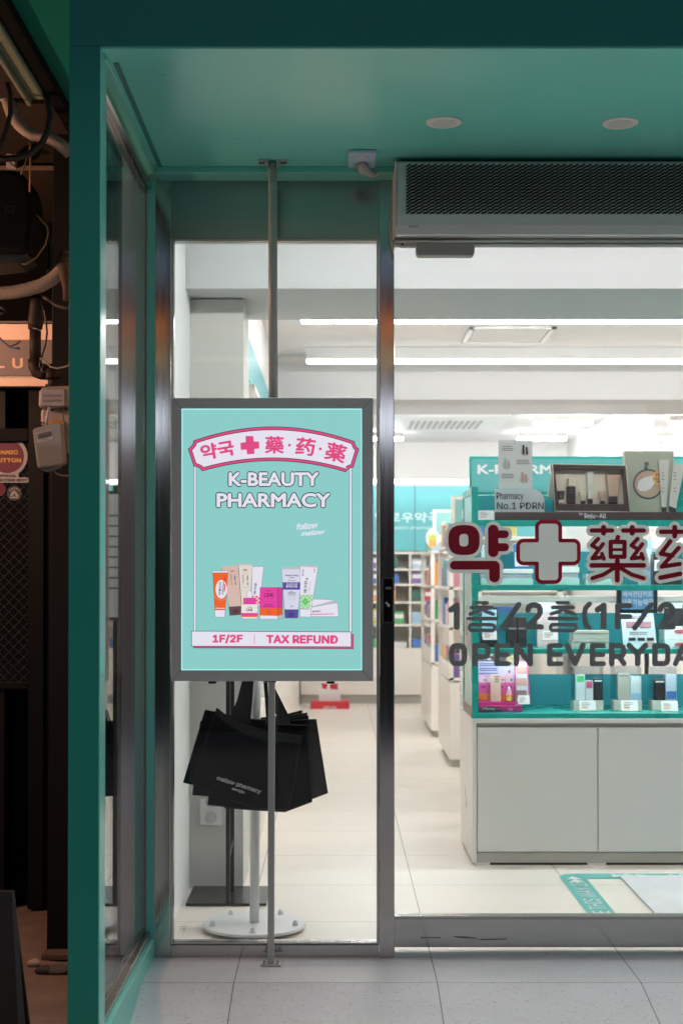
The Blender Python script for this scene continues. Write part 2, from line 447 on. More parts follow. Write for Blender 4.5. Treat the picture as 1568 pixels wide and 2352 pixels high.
# hatch and ceiling air conditioner
def ceil_pt(dx, dy, z):
    u = (dx - CX) / FPX; v = -(dy - CY) / FPX
    d = Vector((u, math.cos(PITCH) - v * math.sin(PITCH), math.sin(PITCH) + v * math.cos(PITCH)))
    t = (z - CAM.z) / d.z; return CAM + d * t
h = thing('access_hatch', 'square white access hatch in the ceiling between the two beams', 'hatch', (1.05, 3.5, 2.7))
c = [ceil_pt(1060, 783, 2.7), ceil_pt(1250, 783, 2.7), ceil_pt(1268, 752, 2.7)]
hx0, hx1, hy0, hy1 = c[0].x, c[1].x, c[0].y, c[2].y
f = MB()
for a in ((hx0, hx1, hy0, hy0 + .03), (hx0, hx1, hy1 - .03, hy1), (hx0, hx0 + .03, hy0 + .03, hy1 - .03), (hx1 - .03, hx1, hy0 + .03, hy1 - .03)): f.box(*a, 2.688, 2.699)
f.build('frame', WHITEP, h, .002)
MB().box(hx0 + .036, hx1 - .036, hy0 + .036, hy1 - .036, 2.692, 2.699).build('panel', CEIL, h)
ac = thing('ceiling_air_conditioner', 'white ceiling cassette air conditioner with slotted grille far inside', 'air conditioner', (.95, 8.2, 2.7))
MB().box(.45, 1.5, 7.6, 8.75, 2.66, 2.699).build('cassette', WHITEP, ac, .01)
g = MB()
for i in range(12):
    x = .66 + i * .055; g.box(x, x + .03, 7.85, 8.5, 2.656, 2.661)
g.build('grille', mat('vent_grey', (.45, .44, .42), .6), ac)

# ------------------------------------------------------------------ light bars (lit lamps of the shop, plus added fill bars)
LEDM = emit('led_light', (1, .96, .945), 21.)
LEDF = emit('led_front', (1, .965, .955), 27.)
LEDB = emit('led_back', (1, .96, .945), 44.)
LEDL = emit('led_low', (1, .94, .89), 3.5)
LEDW = emit('led_wall', (1, .95, .92), 6.)
def led(x0, x1, y, z, label, w=.045, m=None):
    t = thing('light_bar', label, 'light', ((x0 + x1) / 2, y, z), 'linear light bars on the shop ceiling')
    MB().box(x0, x1, y - w / 2, y + w / 2, z + .026, 2.699).build('housing', WHITEP, t)
    MB().box(x0, x1, y - w / 2, y + w / 2, z, z + .026).build('diffuser', m or LEDM, t, .008)
led(-.35, 4.4, .16, 2.64, 'long light bar just behind the shopfront, hidden by the air curtain', m=LEDF)
led(-.3, 4.4, 1.95, 2.625, 'added long fill light bar, unseen right behind the first beam')  # unseen bar added as fill light for the front of the room
led(-.187, 4.4, 2.83, 2.625, 'long light bar between the two beams, nearest the first beam')
led(-.186, 4.4, 4.1, 2.60, 'long light bar with deep housing right in front of the second beam', m=LEDL)
led(1.74, 2.245, 7.8, 2.62, 'short light bar above the header board, left of the partition', m=LEDB)
led(1.765, 2.24, 9.2, 2.62, 'short light bar farther back, partly behind the white leaflet board', m=LEDB)
led(.2, .65, 9.2, 2.62, 'short light bar deep in the shop left of the ceiling cassette', m=LEDB)
led(2.93, 4.2, 7.8, 2.62, 'upper light bar at the right edge, right of the partition', m=LEDB)
led(2.96, 4.2, 9.2, 2.62, 'lower light bar at the right edge above the green display board', m=LEDB)
led(-.3, 2.3, 6.3, 2.62, 'light bar hidden behind the second beam', m=LEDF)
led(-.3, 2.3, 5.6, 2.62, 'added fill light bar, unseen close behind the second beam', m=LEDF)  # unseen bar added to brighten the floor farther in
t = thing('light_bar', 'long light bar mounted along the back wall above the teal sign band', 'light', (.5, 9.9, 2.2), 'linear light bars on the shop ceiling')
MB().box(-.36, 2.3, 9.93, 10.19, 2.285, 2.31).build('housing', WHITEP, t)
MB().box(-.36, 2.3, 9.95, 9.99, 2.25, 2.285).build('diffuser', LEDW, t, .008)

# ------------------------------------------------------------------ back wall: teal band and shelving
TEALB = mat('teal_wall_panel', (.12, .42, .46), .35, noise=.04, nscale=2)
tb = tag(MB().box(-.36, 2.3, 10.16, 10.19, 1.56, 2.24).build('wall_sign', TEALB), 'blue green sign band on the back wall with pale Korean lettering', 'sign')
lw = mat('pale_vinyl', (.6, .82, .84), .5)
text('멜로우약국', (862, 1177, 1010, 1200), 10.155, offset=.02).build('lettering', lw, tb)
text('mellow pharmacy', (895, 1208, 1000, 1218), 10.155).build('lettering', lw, tb)
MB().flat([(951.5, 1113), (953.5, 1113), (953.5, 1264), (951.5, 1264)], 10.156).build('seam', mat('seam_dark', (.05, .2, .22), .6), tb)

PAL = [('blue', (.08, .2, .5)), ('purple', (.22, .15, .4)), ('green', (.12, .4, .18)), ('yellow', (.75, .62, .2)), ('pink', (.75, .35, .42)),
       ('white', (.75, .75, .75)), ('red', (.6, .08, .08)), ('orange', (.8, .35, .12)), ('dark green', (.05, .16, .12)), ('pale blue', (.4, .58, .75)), ('beige', (.65, .55, .42))]
ORD = ['first', 'second', 'third', 'fourth', 'fifth', 'sixth', 'seventh', 'eighth', 'ninth', 'tenth', 'eleventh', 'twelfth', 'thirteenth', 'fourteenth', 'fifteenth', 'sixteenth', 'seventeenth', 'eighteenth', 'nineteenth', 'twentieth', 'twenty first', 'twenty second']
PALD = dict(PAL)
def pm(name): return mat('print_' + name.replace(' ', '_'), PALD[name], .4, noise=.05, nscale=30)
def carton(label, x0, x1, y0, y1, z0, z1, m, band=None, group=None, name='product_box', bandz=(.45, .8)):
    t = thing(name, label, 'box', ((x0 + x1) / 2, (y0 + y1) / 2, z0), group)
    MB().box(x0, x1, y0, y1, z0, z1).build('carton', m, t, .0015)
    if band:
        MB().face([(x0 + .004, y0 - .0015, z0 + (z1 - z0) * bandz[0]), (x1 - .004, y0 - .0015, z0 + (z1 - z0) * bandz[0]), (x1 - .004, y0 - .0015, z0 + (z1 - z0) * bandz[1]), (x0 + .004, y0 - .0015, z0 + (z1 - z0) * bandz[1])]).build('printed_label', band, t)
    return t
# wall shelving along the back wall
ws = thing('wall_shelving', 'white shelving along the back wall under the blue green band', 'shelf', (.9, 9.9, 0))
BZ = [PZ(d, 9.8) for d in (1489, 1434, 1382, 1341, 1306, 1268)]
MB().box(-.36, 2.3, 9.8, 10.19, .09, BZ[0] - .02).build('base_cabinet', CREAM, ws, .002)
MB().box(-.36, 2.3, 9.84, 10.19, 0, .09).build('plinth', TOEK, ws)
for i, z in enumerate(BZ): MB().box(-.36, 2.3, 9.8, 10.14, z - .022, z).build('shelf_board', CREAM, ws, .002)
for x in (-.36, .06, .74, 1.42, 2.28): MB().box(x, x + .022, 9.81, 10.14, BZ[0] + .001, BZ[5] - .023).build('upright', CREAM, ws)
MB().box(-.36, 2.3, 10.14, 10.15, BZ[0], BZ[5]).build('back_panel', CREAM, ws)
WN = mat('white_print', (.8, .8, .8), .4)
rows = [(0, [('blue', .26, .09), ('green', .2, .1), ('white', .13, .06)]), (1, [('green', .1, .13), ('pale blue', .1, .12), ('yellow', .12, .15), ('yellow', .12, .15)]),
        (2, [('red', .09, .12), ('white', .09, .1), ('orange', .3, .14), ('dark green', .12, .12)]), (3, [('blue', .12, .1), ('purple', .1, .12), ('blue', .16, .12)]), (4, [('pale blue', .14, .1), ('purple', .1, .13), ('purple', .09, .13), ('dark green', .16, .13)])]
rn = ['lowest', 'second lowest', 'middle', 'second highest', 'topmost']
for lev, its in rows:
    x = .1; gaptop = (BZ[lev + 1] - BZ[lev]) - .03
    for i, (cn, w, hh) in enumerate(its * 2):
        if x + w > 1.0: break
        if x < .74 < x + w + .01: x = .77
        carton('%s box, %s from the left on the %s back wall shelf' % (cn, ORD[i], rn[lev]), x, x + w, 9.83, 9.98, BZ[lev] + .001, BZ[lev] + min(hh, gaptop), pm(cn), WN if i % 2 == 0 else None, 'products on the back wall shelving')
        x += w + .012
# red promotional stand on the floor by the back wall
t = thing('promotion_stand', 'red floor stand with a white poster card near the back wall', 'stand', (.0, 9.3, 0))
RED = mat('bright_red', (.6, .03, .05), .4)
yq = 9.2
MB().dbox(713, 1612, 802, 1650, yq, yq + .3).build('base', RED, t, .004)
MB().dbox(732, 1568, 782, 1612, yq + .08, yq + .11).build('poster_card', WN, t)
text('WELKIN', (742, 1622, 772, 1631), yq - .002, offset=.02).build('lettering', WN, t)
b = MB(); b.flat([(738, 1570), (752, 1571), (750, 1583), (741, 1582)], yq + .078); b.flat([(757, 1572), (775, 1570), (776, 1584), (758, 1583)], yq + .0775); b.build('picture', RED, t)

# ------------------------------------------------------------------ left wall shelving
ls = thing('wall_shelving', 'white shelving along the left wall behind the pillar under a blue band', 'shelf', (-.39, 5, 0))
MB().box(-.413, -.37, 1.75, 9.7, 0, .62).build('base_cabinet', CREAM, ls, .002)
for z in (.64, .95, 1.26, 1.57, 1.88, 2.15): MB().box(-.413, -.372, 1.75, 9.7, z - .02, z).build('shelf_board', CREAM, ls)
for i in range(9): MB().box(-.413, -.37, 1.75 + i * .99, 1.772 + i * .99, .641, 2.129).build('upright', CREAM, ls)
tag(MB().box(-.413, -.405, 1.8, 9.6, 2.19, 2.385).build('wall_sign', TEALB, None, .001), 'narrow pale blue band along the left wall above its shelving', 'sign')
for i in range(14):
    cn = ['pink', 'white', 'yellow', 'pink', 'beige', 'red', 'green'][i % 7]; y0 = 6.0 + i * .25
    lv = .641 if i % 2 else .951
    carton('%s box on the left wall shelving, %s one counting from the window' % (cn, ORD[i]), -.411, -.374, y0, y0 + .18, lv, lv + .2, pm(cn), None, 'products on the left wall shelving')

# ------------------------------------------------------------------ aisle gondolas to the left of the island
def gondola(y0, y1, label, letter, plabel, x0=.755, x1=1.22):
    t = thing('display_shelf', label, 'shelf', ((x0 + x1) / 2, (y0 + y1) / 2, 0), 'cream display shelves along the aisle')
    MB().box(x0, x1, y0, y1, .05, .57).build('base_cabinet', CREAM, t, .012)
    MB().box(x0 + .03, x1 - .03, y0 + .03, y1 - .03, 0, .05).build('plinth', TOEK, t)
    for z in (.60, .94, 1.21, 1.49): MB().box(x0, x1, y0, y1, z - .022, z).build('shelf_board', CREAM, t, .003)
    for (x, y) in ((x0, y0), (x1 - .03, y0), (x0, y1 - .03), (x1 - .03, y1 - .03)): MB().box(x, x + .03, y, y + .03, .57, 1.468).build('post', CREAM, t)
    MB().box(x0 + .1, x1 - .1, y0 + .12, y1 - .05, .601, 1.467).build('divider', CREAM, t)
    MB().box(x0 + .002, x0 + .02, y0 + .03, y1 - .03, .601, .70).build('lower_rail', CREAM, t)
    hd = MB().box(x0 + .02, x0 + .36, y0 + .05, y0 + .08, 1.56, 1.82).build('header_frame', CREAM, t, .003)
    MB().box(x0 + .045, x0 + .335, y0 + .046, y0 + .052, 1.62, 1.80).build('header_panel', mat('teal_grey', (.22, .48, .46), .4), hd)
    MB().box(x0 + .15, x0 + .2, y0 + .055, y0 + .075, 1.49, 1.56).build('header_leg', CREAM, hd)
    vs, fs = text_geo(letter); k = .11
    MB().add([(x0 + .085 + v[0] * k, y0 + .044, 1.67 + v[1] * k) for v in vs], fs).build('lettering', WN, hd)
    names = ['orange', 'white', 'blue', 'pink', 'yellow', 'purple', 'green', 'pale blue']
    q = 0
    for li, z in enumerate((.601, .941, 1.211, 1.491)):
        y = y0 + .06
        while y < y1 - .16 and q < 22 and y < y0 + .75:
            cn = random.choice(names); hh = random.uniform(.1, .2); w = random.uniform(.1, .16)
            carton('%s product box on the aisle side, %s piece of the %s' % (cn, ORD[q], plabel), x0 + .012, x0 + .085, y, y + w, z, z + hh, pm(cn), None, 'products on the aisle shelves')
            y += w + random.uniform(.006, .03); q += 1
    for li, z in enumerate((.941, 1.211, 1.491)):
        cn = names[(li + int(y0)) % 8]
        carton('%s box on the end facing the door, %s level of the %s' % (cn, ORD[li], plabel), x0 + .1, x0 + .22, y0 + .015, y0 + .09, z, z + .17, pm(cn), WN, 'products on the aisle shelves')
gondola(6.67, 8.0, 'far cream display shelf on the aisle with an E header sign', 'E', 'far aisle shelf')
gondola(4.83, 5.85, 'middle cream display shelf on the aisle with an R header sign', 'R', 'middle aisle shelf')
gondola(2.95, 4.0, 'near cream display shelf just behind the white island counter', 'K', 'near aisle shelf')
t = thing('price_topper', 'round orange topper card standing on the middle aisle shelf', 'sign', (.8, 4.95, 1.49))
MB().prism(circ(1048, 1172, 12), 4.9, 4.91).build('card', mat('orange_card', (.75, .18, .06), .5), t)
MB().dbox(1036, 1172, 1060, 1200, 4.911, 4.92).build('stem', mat('orange_card', (.75, .18, .06), .5), t)
t = thing('price_topper', 'round white topper card with yellow green print on the far aisle shelf', 'sign', (.85, 6.6, 1.4))
MB().prism(circ(993, 1236, 15, ry=22), 6.6, 6.61).build('card', WN, t)
MB().dbox(984, 1228, 1002, 1240, 6.597, 6.599).build('print', mat('lime_print', (.45, .55, .1), .5), t)
MB().dbox(984, 1240, 1002, 1256, 6.5965, 6.599).build('print', pm('orange'), t)

# ================================================================== ISLAND COUNTER
YI = 1.53
xi0 = PX(1085, YI); xi1 = 3.0
isl = thing('island_counter', 'white island counter with two low cupboard doors and teal shelves', 'counter', (1.5, 1.8, 0))
ztop = PZ(1651, YI)
MB().box(xi0 - .002, xi0 + .016, YI - .002, 2.12, .012, ztop - .02).build('side_panel', CABSIDE, isl, .001)
zd1 = PZ(1672, YI); zd0 = PZ(1957, YI)
MB().box(xi0 + .016, xi1, YI + .02, 2.12, .012, ztop - .02).build('carcass', CAB, isl)
MB().box(xi0 + .016, xi1, YI + .012, YI + .02, zd1, ztop - .02).build('finger_groove', TOEK, isl)
xs = [xi0 + .018]
step = PX(1368, YI) - PX(1091, YI)
for i in range(4): xs.append(xs[-1] + step)
for a, b_ in zip(xs, xs[1:]): MB().box(a + .0018, b_ - .0018, YI - .002, YI + .018, zd0, zd1).build('cupboard_door', CAB, isl, .001)
MB().box(xi0 + .016, xi1, YI + .003, YI + .019, .0115, zd0 - .003).build('toe_kick', TOEK, isl)
MB().box(xi0 + .02, xi1, YI + .012, YI + .03, .0, .011).build('foot_gap_shade', BLACK, isl)  # black bar painted in for the shade under the counter
for a, c in ((1090, 1124), (1348, 1390)):
    MB().box(PX(a, YI), PX(c, YI), YI + .001, YI + .0118, 0, .011).build('foot', CABSIDE, isl)
MB().box(xi0 - .004, xi1, YI - .006, 2.13, ztop - .02, ztop).build('counter_top', CAB, isl, .002)
# teal shelf frame
YS = YI + .002
boards = [(1639, 1650), (1491, 1502), (1344, 1356), (1195, 1209)]
x_l = PX(1083, YS); x_r = PX(1098, YS)
bz = []
for (a, c) in boards:
    z1, z0 = PZ(a, YS), PZ(c, YS); bz.append((z0, z1))
    if a == 1639: MB().box(x_r, xi1, YS, 1.97, ztop, z1).build('shelf_board', TSHELF, isl, .001)
    else:
        m_ = MB(); m_.add([(x, yy, zz_) for x in (x_r, xi1) for (yy, zz_) in ((YS, z0), (YS + .02, z0), (YS + .02, z1 - .008), (1.97, z1 - .008), (1.97, z1), (YS, z1))],
            [(0, 1, 2, 3, 4, 5), (11, 10, 9, 8, 7, 6)] + [(i, 6 + i, 6 + (i + 1) % 6, (i + 1) % 6) for i in range(6)]); m_.build('shelf_board', TSHELF, isl, .001)
zt = PZ(1118, YS)
MB().box(x_l, x_r, YS, YS + .03, ztop, zt).build('corner_post', TSHELF, isl, .001)
MB().box(x_l, x_r, 1.95, 1.98, ztop, zt).build('corner_post', TSHELF, isl, .001)
MB().box(x_l + .004, x_r - .004, YS + .031, 1.949, ztop + .05, zt - .03).build('side_glass', MINT, isl)
MB().box(x_l, x_r, YS + .031, 1.949, zt - .03, zt).build('side_rail', TSHELF, isl)
MB().box(x_l, x_r, YS + .031, 1.949, ztop, ztop + .05).build('side_rail', mat('brown_strip', (.22, .15, .13), .4), isl)
for k, dtop in enumerate((1549, 1408, 1267, 1138)):
    MB().box(x_r, xi1, 1.955, 1.965, bz[k][1], PZ(dtop, 1.955)).build('back_board', TBACK, isl)
for k in (1, 2, 3):
    z0 = bz[k][0]
    MB().box(x_r + .01, xi1 - .01, YS + .022, YS + .034, bz[k][1] - .0165, bz[k][1] - .0085).build('strip_light', emit('strip_led', (.9, .97, 1), 26.), isl)
sidem = mat('faded_pink_print', (.72, .55, .52), .5)
mb = MB()
for (yy, z0, z1, w) in ((1.62, .95, 1.05, .05), (1.7, .9, 1.12, .04), (1.78, .92, 1.0, .05), (1.85, .9, 1.08, .04)):
    mb.face([(x_l + .002, yy, z0), (x_l + .002, yy, z1), (x_l + .002, yy + w, z1), (x_l + .002, yy + w, z0)])
mb.build('side_print', sidem, isl)
# header board behind
YH = 2.35
hb = thing('header_board', 'teal header board with white K-PHARMACY lettering behind the island', 'sign', (1.6, YH, 0))
MB().dbox(1078, 1048, 1900, 1136, YH, YH + .04).build('board', TSHELF, hb, .002)
MB().dbox(1083, 1054, 1895, 1130, YH - .004, YH - .0005).build('panel', mat('teal_panel_pale', (.12, .4, .4), .3), hb)
text('K-PHARMACY', (1096, 1067, 1352, 1089), YH - .006, offset=.035).build('lettering', WN, hb)
for a in (1080, 1700): MB().box(PX(a, YH), PX(a + 12, YH), YH + .005, YH + .035, 0, PZ(1136, YH)).build('post', TSHELF, hb)
MB().dbox(1120, 1260, 1900, 1275, YH + .01, YH + .3).build('shelf_board', CREAM, hb)
MB().dbox(1092, 1370, 1900, 1385, YH + .01, YH + .3).build('shelf_board', CREAM, hb)
MB().dbox(1092, 1560, 1900, 1990, YH + .01, YH + .3).build('cabinet', CREAM, hb)

INK = mat('dark_ink', (.05, .045, .05), .6)
GINK = mat('grey_ink', (.25, .25, .25), .6)
BROWN = mat('brown_board', (.075, .055, .055), .35, noise=.08)
def lines(mb, x0, x1, ys, hgt, y, jitter=.25):
    for yy in ys: mb.flat([(x0, yy), (x0 + (x1 - x0) * (1 - random.random() * jitter), yy), (x0 + (x1 - x0) * (1 - jitter * .5), yy + hgt), (x0, yy + hgt)], y)
    return mb
# --- top deck
YD = 1.6
t = thing('leaflet_board', 'tall white leaflet board with small product pictures, above the pharmacy sign', 'board', (PX(1183, YD), YD + .05, bz[3][1]))
YL = 1.68
PAPER = mat('grey_white_paper', (.62, .64, .63), .35)
MB().dbox(1144, 1010, 1222, 1122, YL, YL + .006).build('card', PAPER, t)
MB().dbox(1152, 1122, 1214, 1176, YL + .001, YL + .005).build('stem', ACRY, t)
mb = MB(); lines(mb, 1152, 1180, (1024, 1029, 1033), 2, YL - .002); lines(mb, 1185, 1218, (1056, 1060, 1064), 2, YL - .002); lines(mb, 1152, 1182, (1088, 1092, 1096), 2, YL - .002); mb.build('small_print', GINK, t)
for (cx, cyy, c1) in ((1205, 1035, BLACK), (1163, 1066, mat('mint_print', (.35, .42, .4), .5)), (1203, 1098, mat('tan_print', (.42, .3, .24), .5))):
    MB().flat(circ(cx, cyy + 3, 10, 24), YL - .0015).build('picture', mat('pinkish_disc', (.5, .46, .45), .5), t)
    mb = MB(); mb.flat([(cx - 6, cyy - 13), (cx - 1, cyy - 13), (cx - 1, cyy + 9), (cx - 6, cyy + 9)], YL - .0025); mb.flat([(cx + 2, cyy - 9), (cx + 6, cyy - 9), (cx + 7, cyy + 9), (cx + 2, cyy + 9)], YL - .0025); mb.build('picture', c1, t)
t = thing('acrylic_sign', 'clear acrylic sign reading Pharmacy No.1 PDRN on the top shelf', 'sign', (PX(1190, YD), YD, bz[3][1]))
pts = [(1136, 1123), (1222, 1123)] + [(1222 + 28 * math.sin(R(a)), 1151 - 28 * math.cos(R(a))) for a in range(10, 91, 10)] + [(1250, 1180), (1136, 1180)]
MB().prism(pts, YD, YD + .008).build('plate', mat('frosted_plate', (.5, .58, .6), .12, noise=.04), t, .001)
text('Pharmacy', (1140, 1131, 1202, 1151), YD - .002, offset=.012).build('lettering', INK, t)
text('No.1 PDRN', (1141, 1154, 1248, 1170), YD - .002, offset=.012).build('lettering', INK, t)
def tag_card(label, x0, y0, x1, y1, y, extra=None):
    t = thing('price_tag', label, 'price tag', (PX((x0 + x1) / 2, y), y, PZ(y1, y)), 'price cards on the island shelves')
    a, zt_ = P(x0, y0, y); b_, zb = P(x1, y1, y); d = (zt_ - zb) * .35
    mb = MB(); mb.add([(a, y, zb), (b_, y, zb), (b_, y + d, zt_), (a, y + d, zt_), (a, y + .002, zb), (b_, y + .002, zb), (b_, y + d + .002, zt_), (a, y + d + .002, zt_)],
           [(0, 1, 2, 3), (7, 6, 5, 4), (0, 4, 5, 1), (3, 2, 6, 7), (0, 3, 7, 4), (1, 5, 6, 2)]); mb.build('card', WN, t)
    MB().box(a - .002, b_ + .002, y - .002, y + d, zb - .005, zb - .001).build('holder', ACRY, t)
    def q(fx0, fx1, fz0, fz1):
        return [(a + (b_ - a) * fx, y + d * fz - .0012, zb + (zt_ - zb) * fz) for fx, fz in ((fx0, fz0), (fx1, fz0), (fx1, fz1), (fx0, fz1))]
    mb = MB()
    for fz in (.78, .62, .5): mb.face(q(.12, .5 + .3 * random.random(), fz, fz + .05))
    mb.build('small_print', GINK, t)
    MB().face(q(.12, .5, .25, .38)).build('price_print', extra or pm('orange'), t)
    return t
tag_card('price card at the left end of the top shelf beside the acrylic sign', 1098, 1172, 1135, 1194, 1.56, pm('pink'))
bs = tag(MB().dbox(1136, 1176, 1900, 1195, 1.555, 1.59).build('shelf_banner', BROWN, None, .001), 'dark brown banner strip along the top shelf edge with white lettering', 'banner')
text('Reju-All', (1342, 1179, 1391, 1193), 1.553, offset=.01).build('lettering', WN, bs)
text('Dr.', (1330, 1178, 1341, 1183), 1.553, offset=.01).build('lettering', WN, bs)
# gift box
YG = 1.64
gb = thing('gift_box', 'open brown gift box showing six cosmetic tubes on a cream tray', 'box', (PX(1351, YG), YG, bz[3][1]))
fr = [(1268, 1066), (1437, 1069), (1446, 1176), (1274, 1174)]
inn = [(1273, 1077), (1430, 1079), (1436, 1158), (1282, 1158)]
mb = MB()
w = [P(a, b_, YG) for a, b_ in fr]; wi = [P(a, b_, YG) for a, b_ in inn]; wb = [P(a, b_, YG) for a, b_ in inn]
v = [(x, YG, z) for x, z in w] + [(x, YG, z) for x, z in wi] + [(x, YG + .035, z) for x, z in wb] + [(x, YG + .06, z) for x, z in w]
f_ = []
for i in range(4):
    j = (i + 1) % 4; f_ += [(i, j, 4 + j, 4 + i), (4 + i, 4 + j, 8 + j, 8 + i), (j, i, 12 + i, 12 + j)]
f_ += [(12, 13, 14, 15)]
mb.add(v, f_).build('case', BROWN, gb)
MB().face([(x, YG + .034, z) for x, z in wb]).build('tray', mat('cream_tray', (.72, .68, .56), .5), gb)
rim = MB()
for i in range(4):
    a, b_ = w[i], w[(i + 1) % 4]; rim.tube([(a[0], YG - .001, a[1]), (b_[0], YG - .001, b_[1])], .0022, 6)
rim.build('rim', mat('cream_edge', (.6, .55, .46), .5), gb)
MB().prism([(1258, 1140), (1270, 1070), (1276, 1150)], YG + .02, YG + .05).build('lid', mat('green_grey_card', (.42, .44, .37), .5), gb)
YT = YG + .012
def gtube(kind, x0, y0, x1, y1, body, cap, ct=.2):
    mid = y1 - (y1 - y0) * ct; cx = (x0 + x1) / 2; hw = (x1 - x0) / 2
    if kind == 'tube':
        a = MB().prism([(x0, y0), (x1, y0), (cx + hw * .62, mid), (cx - hw * .62, mid)], YT, YT + .02).build('tube', body, gb, .003)
        MB().prism([(cx - hw * .6, mid), (cx + hw * .6, mid), (cx + hw * .6, y1), (cx - hw * .6, y1)], YT, YT + .02).build('cap', cap, a, .003)
    else:
        a = MB().prism(rrect(x0, y0 + (y1 - y0) * .32, x1, y1, 3), YT, YT + .02).build('bottle', body, gb, .004)
        MB().prism([(x0 + 3, y0), (x1 - 3, y0), (x1 - 2, y0 + (y1 - y0) * .31), (x0 + 2, y0 + (y1 - y0) * .31)], YT, YT + .02).build('cap', cap, a, .003)
    mb = MB(); lines(mb, cx - hw * .4, cx + hw * .4, [y0 + (y1 - y0) * q for q in (.35, .45, .55)], .9, YT - .001); mb.build('small_print', GINK, a)
DKB = mat('dark_brown_plastic', (.06, .045, .05), .3); TAN = mat('tan_plastic', (.5, .36, .28), .4); IVO = mat('ivory_plastic', (.68, .62, .5), .4); PALE = mat('pale_plastic', (.66, .66, .6), .4)
gtube('tube', 1280, 1127, 1297, 1156, DKB, IVO, .28); gtube('bottle', 1302, 1098, 1322, 1157, DKB, IVO)
gtube('tube', 1330, 1128, 1348, 1157, IVO, DKB, .25); gtube('tube', 1347, 1083, 1364, 1157, PALE, DKB, .15); gtube('tube', 1375, 1128, 1392, 1157, TAN, DKB, .25); gtube('tube', 1391, 1090, 1425, 1157, TAN, DKB, .25)
# green grey display board with cream swatch
YB = 1.72
db = thing('display_board', 'grey green display board with a round cream swatch and two tubes', 'board', (PX(1490, YB), YB, bz[3][1]))
GG = mat('grey_green_card', (.42, .45, .36), .4)
MB().dbox(1434, 1036, 1547, 1180, YB, YB + .05).build('board', GG, db, .001)
MB().prism([(1547, 1090), (1640, 1090), (1640, 1180), (1547, 1180)], YB + .02, YB + .05).build('side_board', TSHELF, db)
MB().flat(circ(1488, 1112, 35, 48), YB - .002).build('swatch_ring', mat('slate_ring', (.08, .11, .13), .5), db)
MB().flat(circ(1488, 1112, 31, 48), YB - .003).build('swatch_disc', mat('tan_disc', (.5, .38, .28), .5), db)
MB().flat([(1463, 1120), (1466, 1105), (1480, 1096), (1498, 1092), (1508, 1090), (1512, 1097), (1503, 1110), (1495, 1122), (1482, 1128), (1468, 1127)], YB - .004).build('cream_smear', WN, db)
MB().flat(circ(1515, 1097, 17, 36), YB - .005).build('badge', mat('peach_badge', (.8, .45, .2), .5), db)
text('99%', (1505, 1087, 1525, 1095), YB - .006, offset=.02).build('lettering', INK, db)
text('Ultra-Pure', (1501, 1097, 1529, 1102), YB - .006, offset=.01).build('lettering', INK, db)
text('PDRN', (1507, 1104, 1524, 1109), YB - .006, offset=.02).build('lettering', INK, db)
text('Re', (1476, 1065, 1492, 1075), YB - .002, rot=-90, offset=.02).build('lettering', INK, db)
for q in ([(1513, 1056), (1536, 1056), (1530, 1165), (1519, 1165)], [(1547, 1062), (1572, 1068), (1552, 1168), (1536, 1162)]):
    a = MB().prism(q, YB - .012, YB - .006).build('tube_picture', mat('pale_tube', (.62, .62, .58), .4), db)
    MB().prism([q[3], q[2], (q[2][0] - 1, q[2][1] + 13), (q[3][0] + 1, q[3][1] + 13)], YB - .012, YB - .006).build('cap_picture', DKB, a)
    mb = MB(); cx = (q[0][0] + q[2][0]) / 2; lines(mb, cx - 3, cx + 4, (1085, 1092, 1100, 1120, 1128), 2, YB - .014); mb.build('small_print', GINK, a)

# --- shelf items: helper in photo measure at front plane y
def dcarton(label, x0, y0, x1, y1, y, dep, m, band=None, name='product_box', group='products on the island shelves', bandz=(.5, .8), words=None):
    zx = P(x0, y0, y); zy = P(x1, y1, y)
    return carton(label, zx[0], zy[0], y, y + dep, zy[1], zx[1], m, band, group, name, bandz)
S = lambda k: bz[k][1] + .0008          # top of board k
def dcs(label, x0, x1, htop, k, y, dep, m, band=None, stack=0., **kw):
    a = P(x0, 1333, y)[0]; b_ = P(x1, 1333, y)[0]
    z0 = S(k) + stack; z1 = PZ(htop, y)
    return carton(label, a, b_, y, y + dep, z0, max(z1, z0 + .02), m, band, 'products on the island shelves', **kw)
LAV = mat('pale_lavender_box', (.62, .64, .72), .4); MNT = mat('pale_mint_box', (.5, .68, .64), .4); GRB = mat('grey_beige_box', (.5, .48, .42), .4)
DKBX = mat('dark_brown_box', (.045, .035, .038), .35); PINKB = mat('pale_pink_box', (.7, .52, .52), .4)
ys3 = 1.62
# third level (board 2): mostly behind the door lettering
z = S(2)
for (x0, x1, tops, nm) in ((1104, 1224, (1330, 1318, 1307), 'left'), (1262, 1330, (1328, 1316, 1303, 1292), 'middle'), (1345, 1425, (1330, 1318), 'right')):
    zz = S(2)
    for i, d in enumerate(tops):
        zt2 = PZ(d, ys3)
        m_ = (MNT, LAV, WN, MNT)[i % 4]
        carton('pale flat box, %s from the bottom in the %s stack of the upper island shelf' % (ORD[i], nm), PX(x0, ys3) + .004 * i, PX(x1, ys3) - .006 * (i % 2), ys3 + .004 * (i % 2), ys3 + .12, zz, zt2, m_, GINK if i % 2 else None, 'products on the island shelves', bandz=(.3, .42))
        zz = zt2 + .0006
dcs('white leaflet holder on the upper island shelf at the far left', 1104, 1120, 1250, 2, 1.8, .02, LAV)
dcs('blue leaflet stand at the back of the upper island shelf behind the cross', 1180, 1215, 1250, 2, 1.82, .02, pm('blue'), WN)
dcs('dark boxed product at the right of the upper island shelf', 1500, 1530, 1272, 2, 1.66, .06, DKBX, WN)
dcs('second dark boxed product at the right edge of the upper island shelf', 1533, 1566, 1285, 2, 1.67, .06, DKBX, WN)
